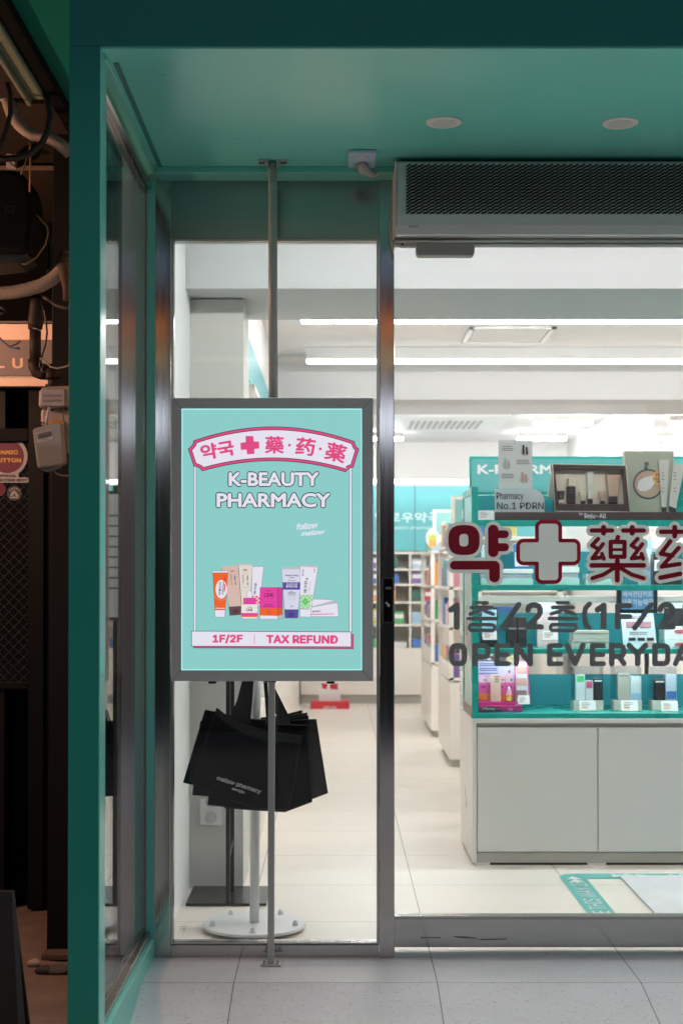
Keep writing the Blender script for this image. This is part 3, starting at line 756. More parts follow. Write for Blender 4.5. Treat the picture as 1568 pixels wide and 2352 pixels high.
dcs('pale blue acrylic stand on the upper island shelf beside the dark boxes', 1468, 1497, 1240, 2, 1.75, .03, pm('pale blue'), WN)
# second level (board 1)
ph = dcs('upright dark framed card on the middle island shelf at the far left', 1104, 1142, 1396, 1, 1.72, .015, DKBX, pm('pale blue'), bandz=(.25, .95))
tag_card('price card in front of the dark framed card on the middle island shelf', 1108, 1449, 1141, 1470, 1.57)
dcs('tall dark brown box, left one of the pair on the middle island shelf', 1165, 1187, 1418, 1, 1.63, .06, DKBX, GINK, bandz=(.6, .66))
dcs('tall dark brown box, right one of the pair on the middle island shelf', 1187.6, 1209, 1418, 1, 1.63, .06, DKBX, GINK, bandz=(.6, .66))
dcs('tall pale pink display card with white edge on the middle island shelf', 1233, 1281, 1384, 1, 1.7, .03, PINKB, LAV, bandz=(.78, .98))
tag_card('price card with pink print in front of the pale pink display card', 1246, 1449, 1281, 1470, 1.57, pm('pink'))
zz = S(1)
for i, (d, lb) in enumerate(((1470, 'lower grey beige long box of the two stacked on the middle island shelf'), (1449, 'upper grey beige long box of the two stacked on the middle island shelf'))):
    zt2 = PZ(d, 1.64); carton(lb, PX(1316, 1.64) - .006 * (1 - i), PX(1398, 1.64), 1.64, 1.75, zz, zt2, GRB, GINK, 'products on the island shelves', bandz=(.62, .76)); zz = zt2 + .0006
fl = thing('flyer_holder', 'white flyer with small face and lip pictures in an acrylic holder', 'flyer', (PX(1465, 1.66), 1.66, S(1)))
q = [(1425, 1409), (1500, 1409), (1509, 1494), (1432, 1494)]
MB().prism(q, 1.66, 1.664).build('flyer', mat('bluish_white_paper', (.72, .74, .82), .3), fl)
MB().prism(grow(q, 3), 1.665, 1.669).build('holder', ACRY, fl)
lipm = mat('lip_print', (.5, .25, .3), .5); skin = mat('skin_print', (.62, .4, .35), .5)
mb = MB(); mb.flat([(1437, 1428), (1464, 1428), (1464, 1442), (1437, 1442)], 1.658); mb.flat([(1468, 1428), (1495, 1428), (1495, 1442), (1468, 1442)], 1.658); mb.build('picture', lipm, fl)
mb = MB()
for a in (1443, 1464, 1485): mb.flat([(a, 1465), (a + 16, 1465), (a + 16, 1472), (a, 1472)], 1.658)
mb.build('picture', DKB, fl)
MB().flat([(1485, 1473), (1503, 1473), (1504, 1488), (1486, 1488)], 1.658).build('picture', skin, fl)
mb = MB(); lines(mb, 1445, 1490, (1416, 1420, 1452, 1456), 1.5, 1.658); mb.build('small_print', GINK, fl)
zz = S(1)
for i, (d, lb) in enumerate(((1470, 'lower white box with a lip picture at the right of the middle island shelf'), (1440, 'upper white box with a lip picture at the right of the middle island shelf'))):
    zt2 = PZ(d, 1.66); c_ = carton(lb, PX(1526, 1.66), PX(1600, 1.66), 1.66, 1.78, zz, zt2, WN, None, 'products on the island shelves'); zz = zt2 + .0006
    MB().flat(circ(1562, d + 11, 14, 24, ry=5), 1.658).build('lip_picture', mat('lip_red', (.62, .12, .15), .4), c_)
dcs('tall dark card standing behind the lip boxes on the middle island shelf', 1526, 1600, 1382, 1, 1.8, .02, DKBX, WN, bandz=(.85, .98))
# blue notice behind the middle level
nb = thing('notice_screen', 'blue notice with white Korean lettering in a black frame behind the island', 'notice', (PX(1465, 2.3), 2.3, 0))
MB().dbox(1417, 1330, 1510, 1420, 2.3, 2.33).build('frame', BLACK, nb, .002)
MB().dbox(1427, 1335, 1500, 1400, 2.296, 2.299).build('panel', mat('notice_blue', (.15, .35, .65), .3), nb)
text('사용가능약국', (1427, 1376, 1500, 1391), 2.294, offset=.02).build('lettering', WN, nb)
text('에서진단키트', (1430, 1358, 1498, 1371), 2.294, offset=.02).build('lettering', WN, nb)
MB().box(PX(1480, 2.31), PX(1489, 2.31), 2.305, 2.325, .0, PZ(1421, 2.305)).build('pole', BLACK, nb)
# bottom level (board 0): pink serum display
YC = 1.58
PNK = mat('magenta_card', (.55, .05, .24), .4); HPINK = mat('hot_pink_box', (.72, .12, .38), .35); ORG = mat('orange_print', (.8, .25, .06), .4); LPK = mat('light_pink_print', (.75, .5, .65), .4)
cd = thing('serum_display', 'magenta serum display stand with tall printed card on the lowest island shelf', 'display', (PX(1160, YC), YC, S(0)))
MB().box(PX(1100, YC), PX(1198, YC), YC, YC + .14, S(0), PZ(1622, YC)).build('base', PNK, cd, .002)
zb1 = PZ(1622, YC) + .0005
MB().box(PX(1100, YC), PX(1184, YC), YC + .02, YC + .14, zb1, PZ(1613, YC)).build('tray', PNK, cd, .002)
MB().prism(rrect(1105, 1623, 1154, 1634, 5.5), YC - .002, YC - .0008).build('name_plate', INK, cd)
text('K-Pharmacy', (1108, 1625, 1136, 1633), YC - .003, offset=.02).build('lettering', WN, cd)
text('No.1 SERUM', (1138, 1625, 1152, 1631), YC - .003, offset=.02).build('lettering', HPINK, cd)
text('CPR', (1166, 1627, 1177, 1633), YC - .002, offset=.02).build('lettering', LPK, cd)
MB().dbox(1098, 1508, 1180, 1570, YC + .13, YC + .136).build('back_card', mat('lilac_card', (.55, .53, .75), .4), cd)
MB().dbox(1098, 1508, 1172, 1519, YC + .127, YC + .129).build('title_band', INK, cd)
text('K-Pharmacy', (1100, 1511, 1128, 1518), YC + .125, offset=.02).build('lettering', WN, cd)
mb = MB(); lines(mb, 1100, 1150, (1524, 1528, 1535, 1539, 1546, 1552, 1556), 2, YC + .127); mb.build('small_print', mat('ink_blue', (.12, .12, .3), .5), cd)
for (a, b_, m_) in ((1169, 1543, HPINK), (1164, 1553, ORG), (1174, 1553, pm('yellow'))): MB().flat(circ(a, b_, 3.4, 20), YC + .127).build('picture', m_, cd)
MB().flat(circ(1171, 1517, 10, 28), YC + .1255).build('seal', mat('gold_seal', (.45, .36, .2), .4), cd)
MB().prism([(1180, 1519), (1212, 1519), (1217, 1615), (1184, 1618)], YC + .02, YC + .026).build('side_card', HPINK, cd)
MB().flat([(1183, 1522), (1209, 1522), (1213, 1611), (1187, 1614)], YC + .018).build('side_print', mat('side_paper', (.72, .72, .82), .4), cd)
for i, yy in enumerate((1530, 1558, 1586)): MB().flat([(1185, yy), (1209, yy), (1210, yy + 17), (1186, yy + 17)], YC + .0165).build('picture', skin if i < 2 else mat('dark_skin_print', (.3, .2, .2), .5), cd)
zt0 = PZ(1613, YC) + .0006
for i, (a, b_) in enumerate(((1099, 1118), (1119, 1138), (1139, 1159), (1160, 1179))):
    y_ = YC + .05
    c_ = thing('serum_box', '%s pink and orange serum box from the left on the magenta display' % ORD[i], 'box', (PX((a + b_) / 2, y_), y_, zt0), 'serum boxes on the magenta display')
    MB().box(PX(a, y_), PX(b_, y_), y_, y_ + .05, zt0, PZ(1553, y_) ).build('carton', HPINK, c_, .001)
    MB().flat([(a + .2, 1553.5), (b_ - .2, 1553.5), (b_ - .2, 1568), (a + .2, 1568)], y_ - .001).build('printed_label', LPK, c_)
    MB().flat([(a + .2, 1593), (b_ - .2, 1593), (b_ - .2, 1609), (a + .2, 1609)], y_ - .001).build('printed_label', ORG, c_)
    text('CPR', (a + 4, 1575, b_ - 4, 1581), y_ - .0012, offset=.03).build('lettering', INK, c_)
    MB().flat(circ(b_ - 5, 1562, 3, 16), y_ - .0015).build('seal', mat('olive_seal', (.25, .27, .12), .5), c_)
c_ = thing('ingredient_card', 'peach ingredient card standing in front of the pink serum boxes', 'card', (PX(1138, YC + .03), YC + .03, zt0))
pe = mat('peach_card', (.8, .45, .35), .4, noise=.25, nscale=40, dirt=(.82, .62, .55))
MB().dbox(1126, 1549, 1150, 1612, YC + .026, YC + .03).build('card', pe, c_, .001)
mb = MB()
for yy in (1553, 1558.5, 1564): mb.flat(rrect(1135, yy, 1146, yy + 3, 1.4, 3), YC + .0245)
mb.build('small_print', GINK, c_)
c_ = thing('serum_bottle', 'small dropper bottle with yellow disc in front of the serum boxes', 'bottle', (PX(1168, YC + .03), YC + .035, zt0))
cc = (PX(1168, YC + .035), YC + .035)
zz0 = PZ(1610, YC + .035); zz1 = PZ(1597, YC + .035)
MB().lathe((cc[0], cc[1], zt0), [(.015, 0), (.016, .002), (.016, .026), (.009, .03)], 24).build('bottle', mat('amber_serum', (.75, .25, .05), .1), c_, smooth=False)
MB().lathe((cc[0], cc[1], zt0), [(.011, .03), (.011, .047)], 20).build('collar', LPK, c_)
MB().lathe((cc[0], cc[1], zt0), [(.006, .047), (.006, .058), (.004, .065), (.002, .067)], 16).build('dropper', WN, c_, smooth=True)
MB().lathe((cc[0], cc[1] - .0165, zt0 + .013), [(.011, -.001), (.011, 0)], 20, 'Y').build('disc', pm('yellow'), c_)
tag_card('price card with pink print on the magenta serum display', 1190, 1598, 1216, 1618, 1.575, pm('pink'))
# three acrylic cases
def case(label, x0, x1, top, items, tagbox, tlabel):
    y = 1.66; k0 = S(0)
    t = thing('acrylic_case', label, 'display case', (PX((x0 + x1) / 2, y), y, k0), 'clear acrylic cases on the lowest island shelf')
    a, b_ = PX(x0, y), PX(x1, y)
    MB().box(a, b_, y, y + .09, k0, PZ(1610, y)).build('base', GRB, t, .001)
    zb = PZ(1610, y) + .0006
    ztp = PZ(top, y)
    mb = MB()
    mb.box(a + .001, b_ - .001, y + .0005, y + .003, zb, ztp); mb.box(a + .001, b_ - .001, y + .087, y + .0895, zb, ztp); mb.box(a + .001, a + .003, y + .0035, y + .0865, zb, ztp); mb.box(b_ - .003, b_ - .001, y + .0035, y + .0865, zb, ztp); mb.box(a + .001, b_ - .001, y + .0005, y + .0895, ztp + .0004, ztp + .003)
    mb.build('cover', ACRY, t)
    for (ia, ib, it, m_, bm, bzz, lb) in items:
        carton(lb, PX(ia, y + .02), PX(ib, y + .02), y + .02, y + .06, zb, PZ(it, y + .02), m_, bm, 'products inside the acrylic cases', bandz=bzz)
    tag_card(tlabel, *tagbox, 1.60)
LG = mat('leaf_green', (.1, .5, .18), .4); PR = mat('rose_red', (.7, .12, .2), .4)
case('left acrylic case with a green, a red and a dark box inside', 1293, 1411, 1527, [], (0, 0, 1, 1), 'x') if False else None
case('left acrylic case holding a green topped, a red topped and a dark box', 1305, 1410, 1527,
     [(1309, 1333, 1550, WN, LG, (.72, .97), 'white box with green pattern at the left of the left acrylic case'), (1338, 1362, 1564, WN, PR, (.68, .97), 'white box with red pattern in the middle of the left acrylic case'), (1366, 1398, 1558, DKBX, WN, (.86, .93), 'dark brown box at the right of the left acrylic case')],
     (1316, 1598, 1358, 1621), 'price card under the left acrylic case') if False else None
case('left acrylic case holding a green topped, a red topped and a dark box', 1296, 1411 - 0, 1527, [], (1, 1, 2, 2), '') if False else None
C1 = 1296
def cx_(v): return 1004.8 + v * .35923
case('left acrylic case holding a green topped, a red topped and a dark box', cx_(868), cx_(1058), 1263.1 + 752 * .35923,
     [(cx_(884), cx_(940), 1263.1 + 800 * .35923, WN, LG, (.72, .97), 'white box with green pattern at the left of the left acrylic case'),
      (cx_(943), cx_(992), 1263.1 + 838 * .35923, WN, PR, (.62, .97), 'white box with red pattern in the middle of the left acrylic case'),
      (cx_(995), cx_(1052), 1263.1 + 824 * .35923, DKBX, WN, (.86, .93), 'dark brown box at the right of the left acrylic case')],
     (cx_(908), 1263.1 + 966 * .35923, cx_(1012), 1263.1 + 1028 * .35923), 'price card on the base of the left acrylic case')
case('middle acrylic case holding a beige and a blue and white box', cx_(1125), cx_(1303), 1263.1 + 752 * .35923,
     [(cx_(1150), cx_(1226), 1263.1 + 790 * .35923, mat('beige_box', (.56, .5, .42), .4), GINK, (.88, .94), 'tall beige box at the left of the middle acrylic case'),
      (cx_(1230), cx_(1300), 1263.1 + 808 * .35923, WN, pm('pale blue'), (.02, .3), 'white box with blue foot at the right of the middle acrylic case')],
     (cx_(1176), 1263.1 + 966 * .35923, cx_(1282), 1263.1 + 1030 * .35923), 'price card on the base of the middle acrylic case')
case('right acrylic case holding a dark and a white box', cx_(1370), cx_(1528), 1263.1 + 757 * .35923,
     [(cx_(1386), cx_(1450), 1263.1 + 828 * .35923, DKBX, WN, (.85, .92), 'dark brown box at the left of the right acrylic case'),
      (cx_(1454), cx_(1526), 1263.1 + 798 * .35923, LAV, pm('blue'), (.05, .35), 'white box with blue print at the right of the right acrylic case')],
     (cx_(1432), 1263.1 + 970 * .35923, cx_(1538), 1263.1 + 1032 * .35923), 'price card on the base of the right acrylic case')
# floor guide tape and mat
def floor_pt(dx, dy, z=.004):
    u = (dx - CX) / FPX; v = -(dy - CY) / FPX
    d = Vector((u, math.cos(PITCH) - v * math.sin(PITCH), math.sin(PITCH) + v * math.cos(PITCH)))
    t = (z - CAM.z) / d.z; return CAM + d * t
ft = thing('floor_sticker', 'teal floor guide sticker with white arrows and THIS WAY 2F lettering', 'floor sticker', (1.2, .8, 0))
fa = floor_pt(1294, 2010); fb = floor_pt(1345, 2022)
pq = lambda a, b_: floor_pt(2180 / 1.7417 + a / 2.8457 / 1.7417, 3400 / 1.7417 + b_ / 2.8457 / 1.7417)
xo = pq(510, 760).x; yi_ = pq(470, 325).y; yo = pq(400, 268).y; xin = pq(470, 325).x; 
ylow = .12
rad = .07
pts = [(xo, ylow), (xin, ylow), (xin, yi_), (3.2, yi_), (3.2, yo), (xo + rad, yo)] + [(xo + rad - rad * math.sin(R(a)), yo - rad + rad * math.cos(R(a))) for a in range(15, 91, 15)]
MB().face([(x, y, .002) for x, y in pts]).build('tape', mat('teal_tape', (.1, .46, .42), .4), ft)
vs, fs = text_geo('SE THIS WAY 2F'); hh = max(v[1] for v in vs); bw = max(v[0] for v in vs)
sc_ = (xin - xo) * .62 / hh; ytop = pq(300, 365).y; le = .62
kx = le / bw
MB().add([(xo + (xin - xo) * .81 - v[1] * sc_, ytop - le + v[0] * kx, .004) for v in vs], fs).build('lettering', WN, ft)
mb = MB()
for yy in (pq(330, 320).y, pq(345, 353).y):
    xm = (xo + xin) / 2; hw_ = (xin - xo) * .32; mb.face([(xm - hw_, yy - .03, .004), (xm + hw_, yy - .03, .004), (xm, yy + .03, .004)])
ym = (yi_ + yo) / 2; hw_ = (yo - yi_) * .3
for a in (762, 905, 1048):
    x = pq(a, 298).x; mb.face([(x, ym - hw_, .004), (x + .05, ym, .004), (x, ym + hw_, .004)])
mb.build('arrow', WN, ft)
vs, fs = text_geo('MELLOW'); k = (yo - yi_) * .6 / max(v[1] for v in vs)
MB().add([(pq(1400, 298).x + v[0] * k, ym - hw_ + v[1] * k, .004) for v in vs], fs).build('lettering', WN, ft)
a, b_ = floor_pt(1422, 2014), floor_pt(1482, 2105)
tag(MB().add([(a.x, .15, .003), (2.6, .15, .003), (2.6, a.y, .003), (a.x, a.y, .003), (a.x, .15, .009), (2.6, .15, .009), (2.6, a.y, .009), (a.x, a.y, .009)], [(3, 2, 1, 0), (4, 5, 6, 7), (0, 1, 5, 4), (1, 2, 6, 5), (2, 3, 7, 6), (3, 0, 4, 7)]).build('floor_mat', mat('white_mat', (.66, .66, .665), .7, noise=.15, nscale=6)), 'flat white doormat on the tiled floor inside the teal guide sticker', 'mat')

# ================================================================== BEHIND THE FIXED WINDOW
# white pole stand with round foot
wp = thing('bag_stand', 'white pole stand with round steel foot and dome nuts behind the window', 'stand', (PX(584, .45, 2122), .45, 0))
c0 = floor_pt(584, 2122, .02)
MB().lathe((c0.x, c0.y, 0), [(.183, .012), (.185, .014), (.185, .022), (.183, .024)], 64).build('foot_plate', WHITEM, wp)
for a in (55, 127, 199, 271, 343):
    x, y = c0.x + .155 * math.cos(R(a)), c0.y + .155 * math.sin(R(a))
    MB().lathe((x, y, .024), [(.0105, 0), (.0105, .007), (.0085, .0075), (.0085, .012), (.0065, .017), (.002, .0195)], 6 if False else 14).build('dome_nut', WHITEM, wp)
    MB().lathe((x, y, 0), [(.013, 0), (.013, .012)], 14).build('rubber_pad', GREYP, wp)
tx, tz = P(592, 1333, c0.y)
MB().tube([(c0.x, c0.y, .024), (tx, c0.y, 1.62)], .0172, 20).build('pole', WHITEM, wp)
MB().tube([(tx - .16, c0.y - .02, 1.42), (tx, c0.y - .02, 1.44), (tx + .16, c0.y - .02, 1.42)], .007, 8).build('hook_bar', WHITEM, wp)
# tote bags
BAGM = veil('black_canvas', (.008, .008, .009), .985); BAGN = veil('black_mesh_fabric', (.008, .008, .009), .88)
BQ = lambda a, b_: (401.9 + a * .23801, 1550.2 + b_ * .23801)
STR = mat('black_webbing', (.012, .012, .013), .8, bump=.3, bscale=300)
bags = [
 ([(405, 322), (500, 400), (620, 460), (760, 510), (900, 545), (1060, 575), (1220, 588), (1185, 800), (1140, 1100), (1090, 1300), (900, 1302), (760, 1285), (500, 1195), (300, 1110), (185, 1060), (230, 850), (310, 600)], 'front black tote bag with white mellow pharmacy lettering', BAGM),
 ([(292, 342), (420, 365), (640, 420), (880, 440), (760, 1160), (420, 1115), (82, 1040)], 'black tote bag swinging out to the left behind the front bag', BAGM),
 ([(400, 480), (800, 470), (1275, 490), (1300, 900), (1320, 1225), (1060, 1322), (700, 1300), (318, 1255)], 'black tote bag hanging lowest to the right behind the front bag', BAGN),
 ([(248, 450), (600, 430), (900, 440), (960, 1165), (560, 1190), (172, 1160)], 'black tote bag with square left corner behind the left bag', BAGN),
 ([(700, 460), (1090, 440), (1360, 430), (1400, 700), (1472, 1140), (1100, 1280), (700, 1300), (480, 1290)], 'black tote bag reaching farthest to the right', BAGN),
 ([(700, 440), (1100, 420), (1283, 395), (1330, 1100), (700, 1150)], 'black tote bag third from the back with its top right corner raised', BAGN),
 ([(760, 440), (1100, 400), (1272, 365), (1300, 1000), (760, 1050)], 'black tote bag second from the back with its top right corner raised', BAGN),
 ([(700, 430), (1000, 400), (1222, 343), (1250, 900), (700, 950)], 'rearmost black tote bag with the highest right corner', BAGN)]
for i, (pts, lb, m_) in enumerate(bags):
    y = .27 + i * .016
    dp = [BQ(*p) for p in pts]
    bt = thing('tote_bag', lb, 'bag', (PX(580, y), y, .62), 'black tote bags hanging on the white stand')
    # puffed cloth: two skins joined at the rim
    n_ = len(dp); cxx = sum(p[0] for p in dp) / n_; cyy = sum(p[1] for p in dp) / n_
    vs = []; fs = []
    rings = [(1., .0), (.97, -.003), (.88, -.004), (.76, -.0045), (.62, -.005), (.47, -.005), (.32, -.005), (.16, -.005)]
    for s_, off in rings:
        for p in dp:
            w = P(cxx + (p[0] - cxx) * s_, cyy + (p[1] - cyy) * s_, y); vs.append((w[0], y + off + (.0022 * math.sin(w[0] * 62 + w[1] * 21 + i * 1.7) + .0016 * math.sin(w[0] * 31 - w[1] * 47 + i)) * (0 if s_ > .98 else 1), w[1]))
    for r_ in range(len(rings) - 1):
        for k in range(n_): fs.append((r_ * n_ + k, r_ * n_ + (k + 1) % n_, (r_ + 1) * n_ + (k + 1) % n_, (r_ + 1) * n_ + k))
    fs.append(tuple((len(rings) - 1) * n_ + k for k in range(n_)))
    nb_ = len(vs)
    for p in dp:
        w = P(p[0], p[1], y); vs.append((w[0], y + .004, w[1]))
    for k in range(n_): fs.append(((k + 1) % n_, k, nb_ + k, nb_ + (k + 1) % n_))
    fs.append(tuple(nb_ + k for k in range(n_)))
    MB().add(vs, fs).build('bag_body', m_, bt)
    hem = MB(); w = [P(p[0], p[1], y) for p in dp]
    hem.tube([(a, y - .002, b_) for a, b_ in w] + [(w[0][0], y - .002, w[0][1])], .0022, 6, False); hem.build('hem', STR, bt)
    if i in (0, 2):
        s1 = [(650, 40), (755, 40), (735, 250), (728, 470), (525, 420), (600, 240)] if i == 0 else [(850, 40), (890, 40), (905, 300), (915, 470), (880, 470), (868, 250)]
        s2 = [(925, 100), (965, 130), (1100, 400), (1110, 470), (1005, 470), (940, 300)] if i == 0 else [(700, 40), (760, 40), (728, 470), (600, 440)]
        for s_ in (s1, s2): MB().prism([BQ(*p) for p in s_], y - .009 if i == 0 else y + .004, y - .006 if i == 0 else y + .006).build('strap', STR, bt)
    if i == 0:
        hm = MB().prism([BQ(*p) for p in ((400, 330), (500, 402), (620, 462), (760, 512), (900, 547), (1060, 577), (1215, 590), (1205, 668), (1040, 655), (880, 640), (740, 600), (600, 540), (470, 450), (385, 380))], y - .0105, y - .0085).build('top_band', STR, bt)
        def bt_text(s, a, b_, hgt, off):
            A, B = BQ(*a), BQ(*b_); ln = math.hypot(B[0] - A[0], B[1] - A[1]); ang = -math.degrees(math.atan2(B[1] - A[1], B[0] - A[0]))
            mx_, my_ = (A[0] + B[0]) / 2, (A[1] + B[1]) / 2
            text(s, (mx_ - ln / 2, my_ - hgt / 2, mx_ + ln / 2, my_ + hgt / 2), y - .0115, rot=ang, offset=off).build('lettering', mat('white_screen_print', (.9, .92, .91), .7), bt)
        bt_text('mellow pharmacy', (405, 1000), (828, 1135), 12.5, .016)
        bt_text('seongsu', (548, 1103), (668, 1141), 7., .016)
# black framed notice stand
ns = thing('notice_stand', 'black framed notice stand on two thin posts with a flat square foot', 'stand', (PX(520, .9), .9, 0))
q = [floor_pt(426, 2083, .0), floor_pt(611, 2086, .0), floor_pt(612, 2041, .0), floor_pt(450, 2038, .0)]
fpm = mat('dark_foot', (.03, .03, .032), .25, .5, noise=.1)
x0, x1 = q[0].x, q[1].x
MB().box(x0, x1, q[0].y, 1.05, .001, .012).build('foot_plate', fpm, ns, .002)
xa = PX(522, .73, 2000); yb_ = q[0].y + .02
MB().box(xa - .008, xa + .008, yb_, yb_ + .016, .012, 1.62).build('post', BLACKM, ns)
xb = PX(533, .98, 2000)
MB().box(xb - .008, xb + .008, .98, .996, .012, 1.62).build('post', BLACKM, ns)
MB().add([(xa - .004, yb_ + .016, .16), (xa + .004, yb_ + .016, .16), (xb + .004, .98, .20), (xb - .004, .98, .20), (xa - .004, yb_ + .016, .176), (xa + .004, yb_ + .016, .176), (xb + .004, .98, .216), (xb - .004, .98, .216)], [(3, 2, 1, 0), (4, 5, 6, 7), (0, 1, 5, 4), (1, 2, 6, 5), (2, 3, 7, 6), (3, 0, 4, 7)]).build('brace', BLACKM, ns)
MB().box(xa - .16, xa + .16, yb_ - .014, yb_, 1.1, 1.6).build('frame', BLACKM, ns, .003)
MB().box(xa - .148, xa + .148, yb_ - .016, yb_ - .0145, 1.112, 1.588).build('notice_sheet', WN, ns)
mb = MB()
for i in range(8): mb.box(xa - .1, xa + .1 - .02 * (i % 3), yb_ - .0175, yb_ - .0165, 1.5 - i * .04, 1.508 - i * .04)
mb.build('small_print', GINK, ns)

# ================================================================== SHOPFRONT
# glazed front at y=0
def dz(d, y=0.): return PZ(d, y)
z_hd = dz(548)         # top of window opening
xl0, xl1 = -.604, PX(393, 0)
xc0, xc1 = PX(870, 0), PX(905, 0)
gf = thing('shopfront_window', 'steel framed shop window beside the sliding door, behind the lightbox', 'window', ((xl1 + xc0) / 2, 0, 0))
MB().box(xl0 - .035, xl1, -.012, .05, 0, Z_SOF - .0005).build('left_post', STEEL, gf, .002)
MB().box(xc0, xc1, -.02, .06, 0, Z_SOF - .001).build('centre_post', STEEL, gf, .003)
MB().box(xl1 - .003, xc0 + .003, -.006, .047, z_hd, Z_SOF - .0005).build('transom_panel', DSTEEL, gf, .001)
MB().box(xl1 + .0015, xc0 - .0015, -.010, .05, 0, dz(2170)).build('bottom_rail', STEEL, gf, .001)
fm = MB()
zb_ = dz(2169.); t_ = .0075
fm.box(xl1, xl1 + t_, -.004, .04, zb_, z_hd - .001); fm.box(xc0 - t_, xc0, -.004, .04, zb_, z_hd - .001); fm.box(xl1 + t_, xc0 - t_, -.004, .04, z_hd - .009, z_hd - .001); fm.box(xl1 + t_, xc0 - t_, -.004, .04, zb_, zb_ + .006)
fm.build('glazing_bead', mat('bead_steel', (.45, .44, .42), .25, .9), gf)
MB().box(xl1 + t_, xc0 - t_, .008, .016, zb_ + .006, z_hd - .009).build('pane', GLASS, gf)
# etched maker's mark at the bottom-left of the pane
etch = mat('etched_mark', (.2, .2, .2), .7)
mb = MB(); ring = circ(422, 2137, 8.5, 36)
for i in range(0, 36, 2):
    a = ring[i]; b2 = ring[(i + 1) % 36]; mb.flat([(a[0] - .5, a[1] - .5), (b2[0] + .5, b2[1] - .5), (b2[0] + .5, b2[1] + .5), (a[0] - .5, a[1] + .5)], .0074)
text('SW', (418, 2133, 426, 2138), .0073, mb); text('ALL ENERGY', (417, 2140, 427, 2141.5), .0073, mb)
mb.build('etched_mark', etch, gf)
# push button plate
pb = thing('door_button', 'black door opening button plate reading OPEN on the steel centre post', 'button', (PX(890, -.03), -.03, PZ(1430, -.03)))
MB().prism(rrect(877.5, 1326, 903.5, 1432, 5), -.036, -.0205).build('housing', BLACKM, pb, .004)
MB().prism(rrect(880.5, 1329.5, 900.5, 1428, 2), -.0385, -.0365).build('touch_panel', mat('gloss_black', (.006, .006, .006), .12), pb, .001)
text('OPEN', (885, 1348, 897.5, 1354), -.0392, offset=.01).build('lettering', mat('soft_white', (.45, .45, .45), .5), pb)
mb = MB().flat(circ(887.2, 1385, 2.4, 18), -.0392); mb.flat([(887, 1384), (889, 1383.5), (892, 1387), (896, 1390), (893, 1394.5), (889, 1391.5)], -.0396); mb.build('hand_symbol', mat('soft_white', (.45, .45, .45), .5), pb)

# sliding door behind the centre post
YDR = .05
sd = thing('sliding_door', 'glass sliding door with red and grey vinyl lettering and a steel foot rail', 'door', (1.2, YDR, .015))
xd0, xd1 = xc1 - .03, 2.35
MB().box(xd0, xd1, YDR, YDR + .04, PZ(2177, YDR), PZ(2111, YDR)).build('bottom_rail', STEEL, sd, .002)
MB().box(xd0, xd1, YDR - .003, YDR + .042, PZ(2111, YDR) + .0005, PZ(2105, YDR)).build('glazing_bead', mat('bead_steel', (.45, .44, .42), .25, .9), sd)
MB().box(xd0, xd1, YDR + .016, YDR + .024, PZ(2105, YDR), PZ(556, YDR)).build('pane', GLASS, sd)
mb = MB(); mb.flat([(965, 2154), (1010, 2153.5), (1012, 2155), (965, 2156)], YDR - .002); mb.flat([(1040, 2152), (1068, 2152), (1100, 2157), (1060, 2156)], YDR - .002); mb.flat([(1105, 2158), (1165, 2157.5), (1160, 2159.5), (1100, 2160)], YDR - .002)
mb.build('scuff_marks', mat('scuff', (.2, .2, .19), .5), sd)
YV = YDR + .0145
CA = lambda a, b_: (1004.8 + a * .35923, 976.1 + b_ * .35923)
CB = lambda a, b_: (1004.8 + a * .35923, 1263.1 + b_ * .35923)
VRED = mat('red_vinyl', (.32, .003, .022), .35); VGREY = mat('grey_vinyl', (.86, .86, .82), .45); VDG = mat('dark_grey_vinyl', (.31, .315, .3), .45)
for vm, vc, vk in ((VGREY, (.85, .87, .82), .28), (VRED, (.6, .004, .03), .2)):
    nt = vm.node_tree; out_ = nt.nodes['Material Output']; b_ = nt.nodes['Principled BSDF']
    tl = nt.nodes.new('ShaderNodeBsdfTranslucent'); tl.inputs['Color'].default_value = (*vc, 1)
    ms = nt.nodes.new('ShaderNodeMixShader'); ms.inputs[0].default_value = vk
    nt.links.new(b_.outputs[0], ms.inputs[1]); nt.links.new(tl.outputs[0], ms.inputs[2]); nt.links.new(ms.outputs[0], out_.inputs[0])
# big glyphs
g1 = [([(355, 671), (355, 812)], 33), ([(355, 699), (429, 699)], 25), ([(355, 782), (429, 782)], 26), ([(106, 897), (363, 897)], 28), ([(363, 903), (363, 973)], 34)]
g2 = [([(985, 675), (1115, 675)], 14), ([(1060, 655), (1060, 692)], 16), ([(1186, 675), (1318, 675)], 14), ([(1243, 655), (1243, 692)], 16),
      ([(1026, 728), (986, 770), (1022, 792)], 13), ([(1056, 762), (988, 854), (1058, 846)], 13), ([(1050, 824), (1062, 856)], 13),
      ([(1278, 728), (1238, 770), (1274, 792)], 13), ([(1308, 762), (1240, 854), (1310, 846)], 13), ([(1302, 824), (1314, 856)], 13),
      ([(1152, 716), (1146, 738)], 14), ([(1106, 748), (1194, 748), (1194, 843), (1106, 843), (1106, 748)], 14), ([(1106, 797), (1194, 797)], 9),
      ([(984, 898), (1317, 898)], 15), ([(1148, 870), (1148, 992)], 16), ([(1132, 912), (1060, 957), (988, 981)], 13), ([(1164, 912), (1240, 957), (1316, 981)], 13)]
g3 = [([(1428, 683), (1602, 683)], 14), ([(1515, 655), (1515, 710)], 16), ([(1640, 683), (1800, 683)], 14), ([(1725, 655), (1725, 710)], 16), ([(1486, 744), (1426, 824), (1500, 836)], 14), ([(1540, 786), (1432, 906), (1546, 890)], 14), ([(1424, 977), (1549, 952)], 15),
      ([(1640, 740), (1600, 830)], 15), ([(1620, 780), (1790, 780), (1780, 960), (1720, 985)], 15), ([(1680, 850), (1705, 900)], 15)]
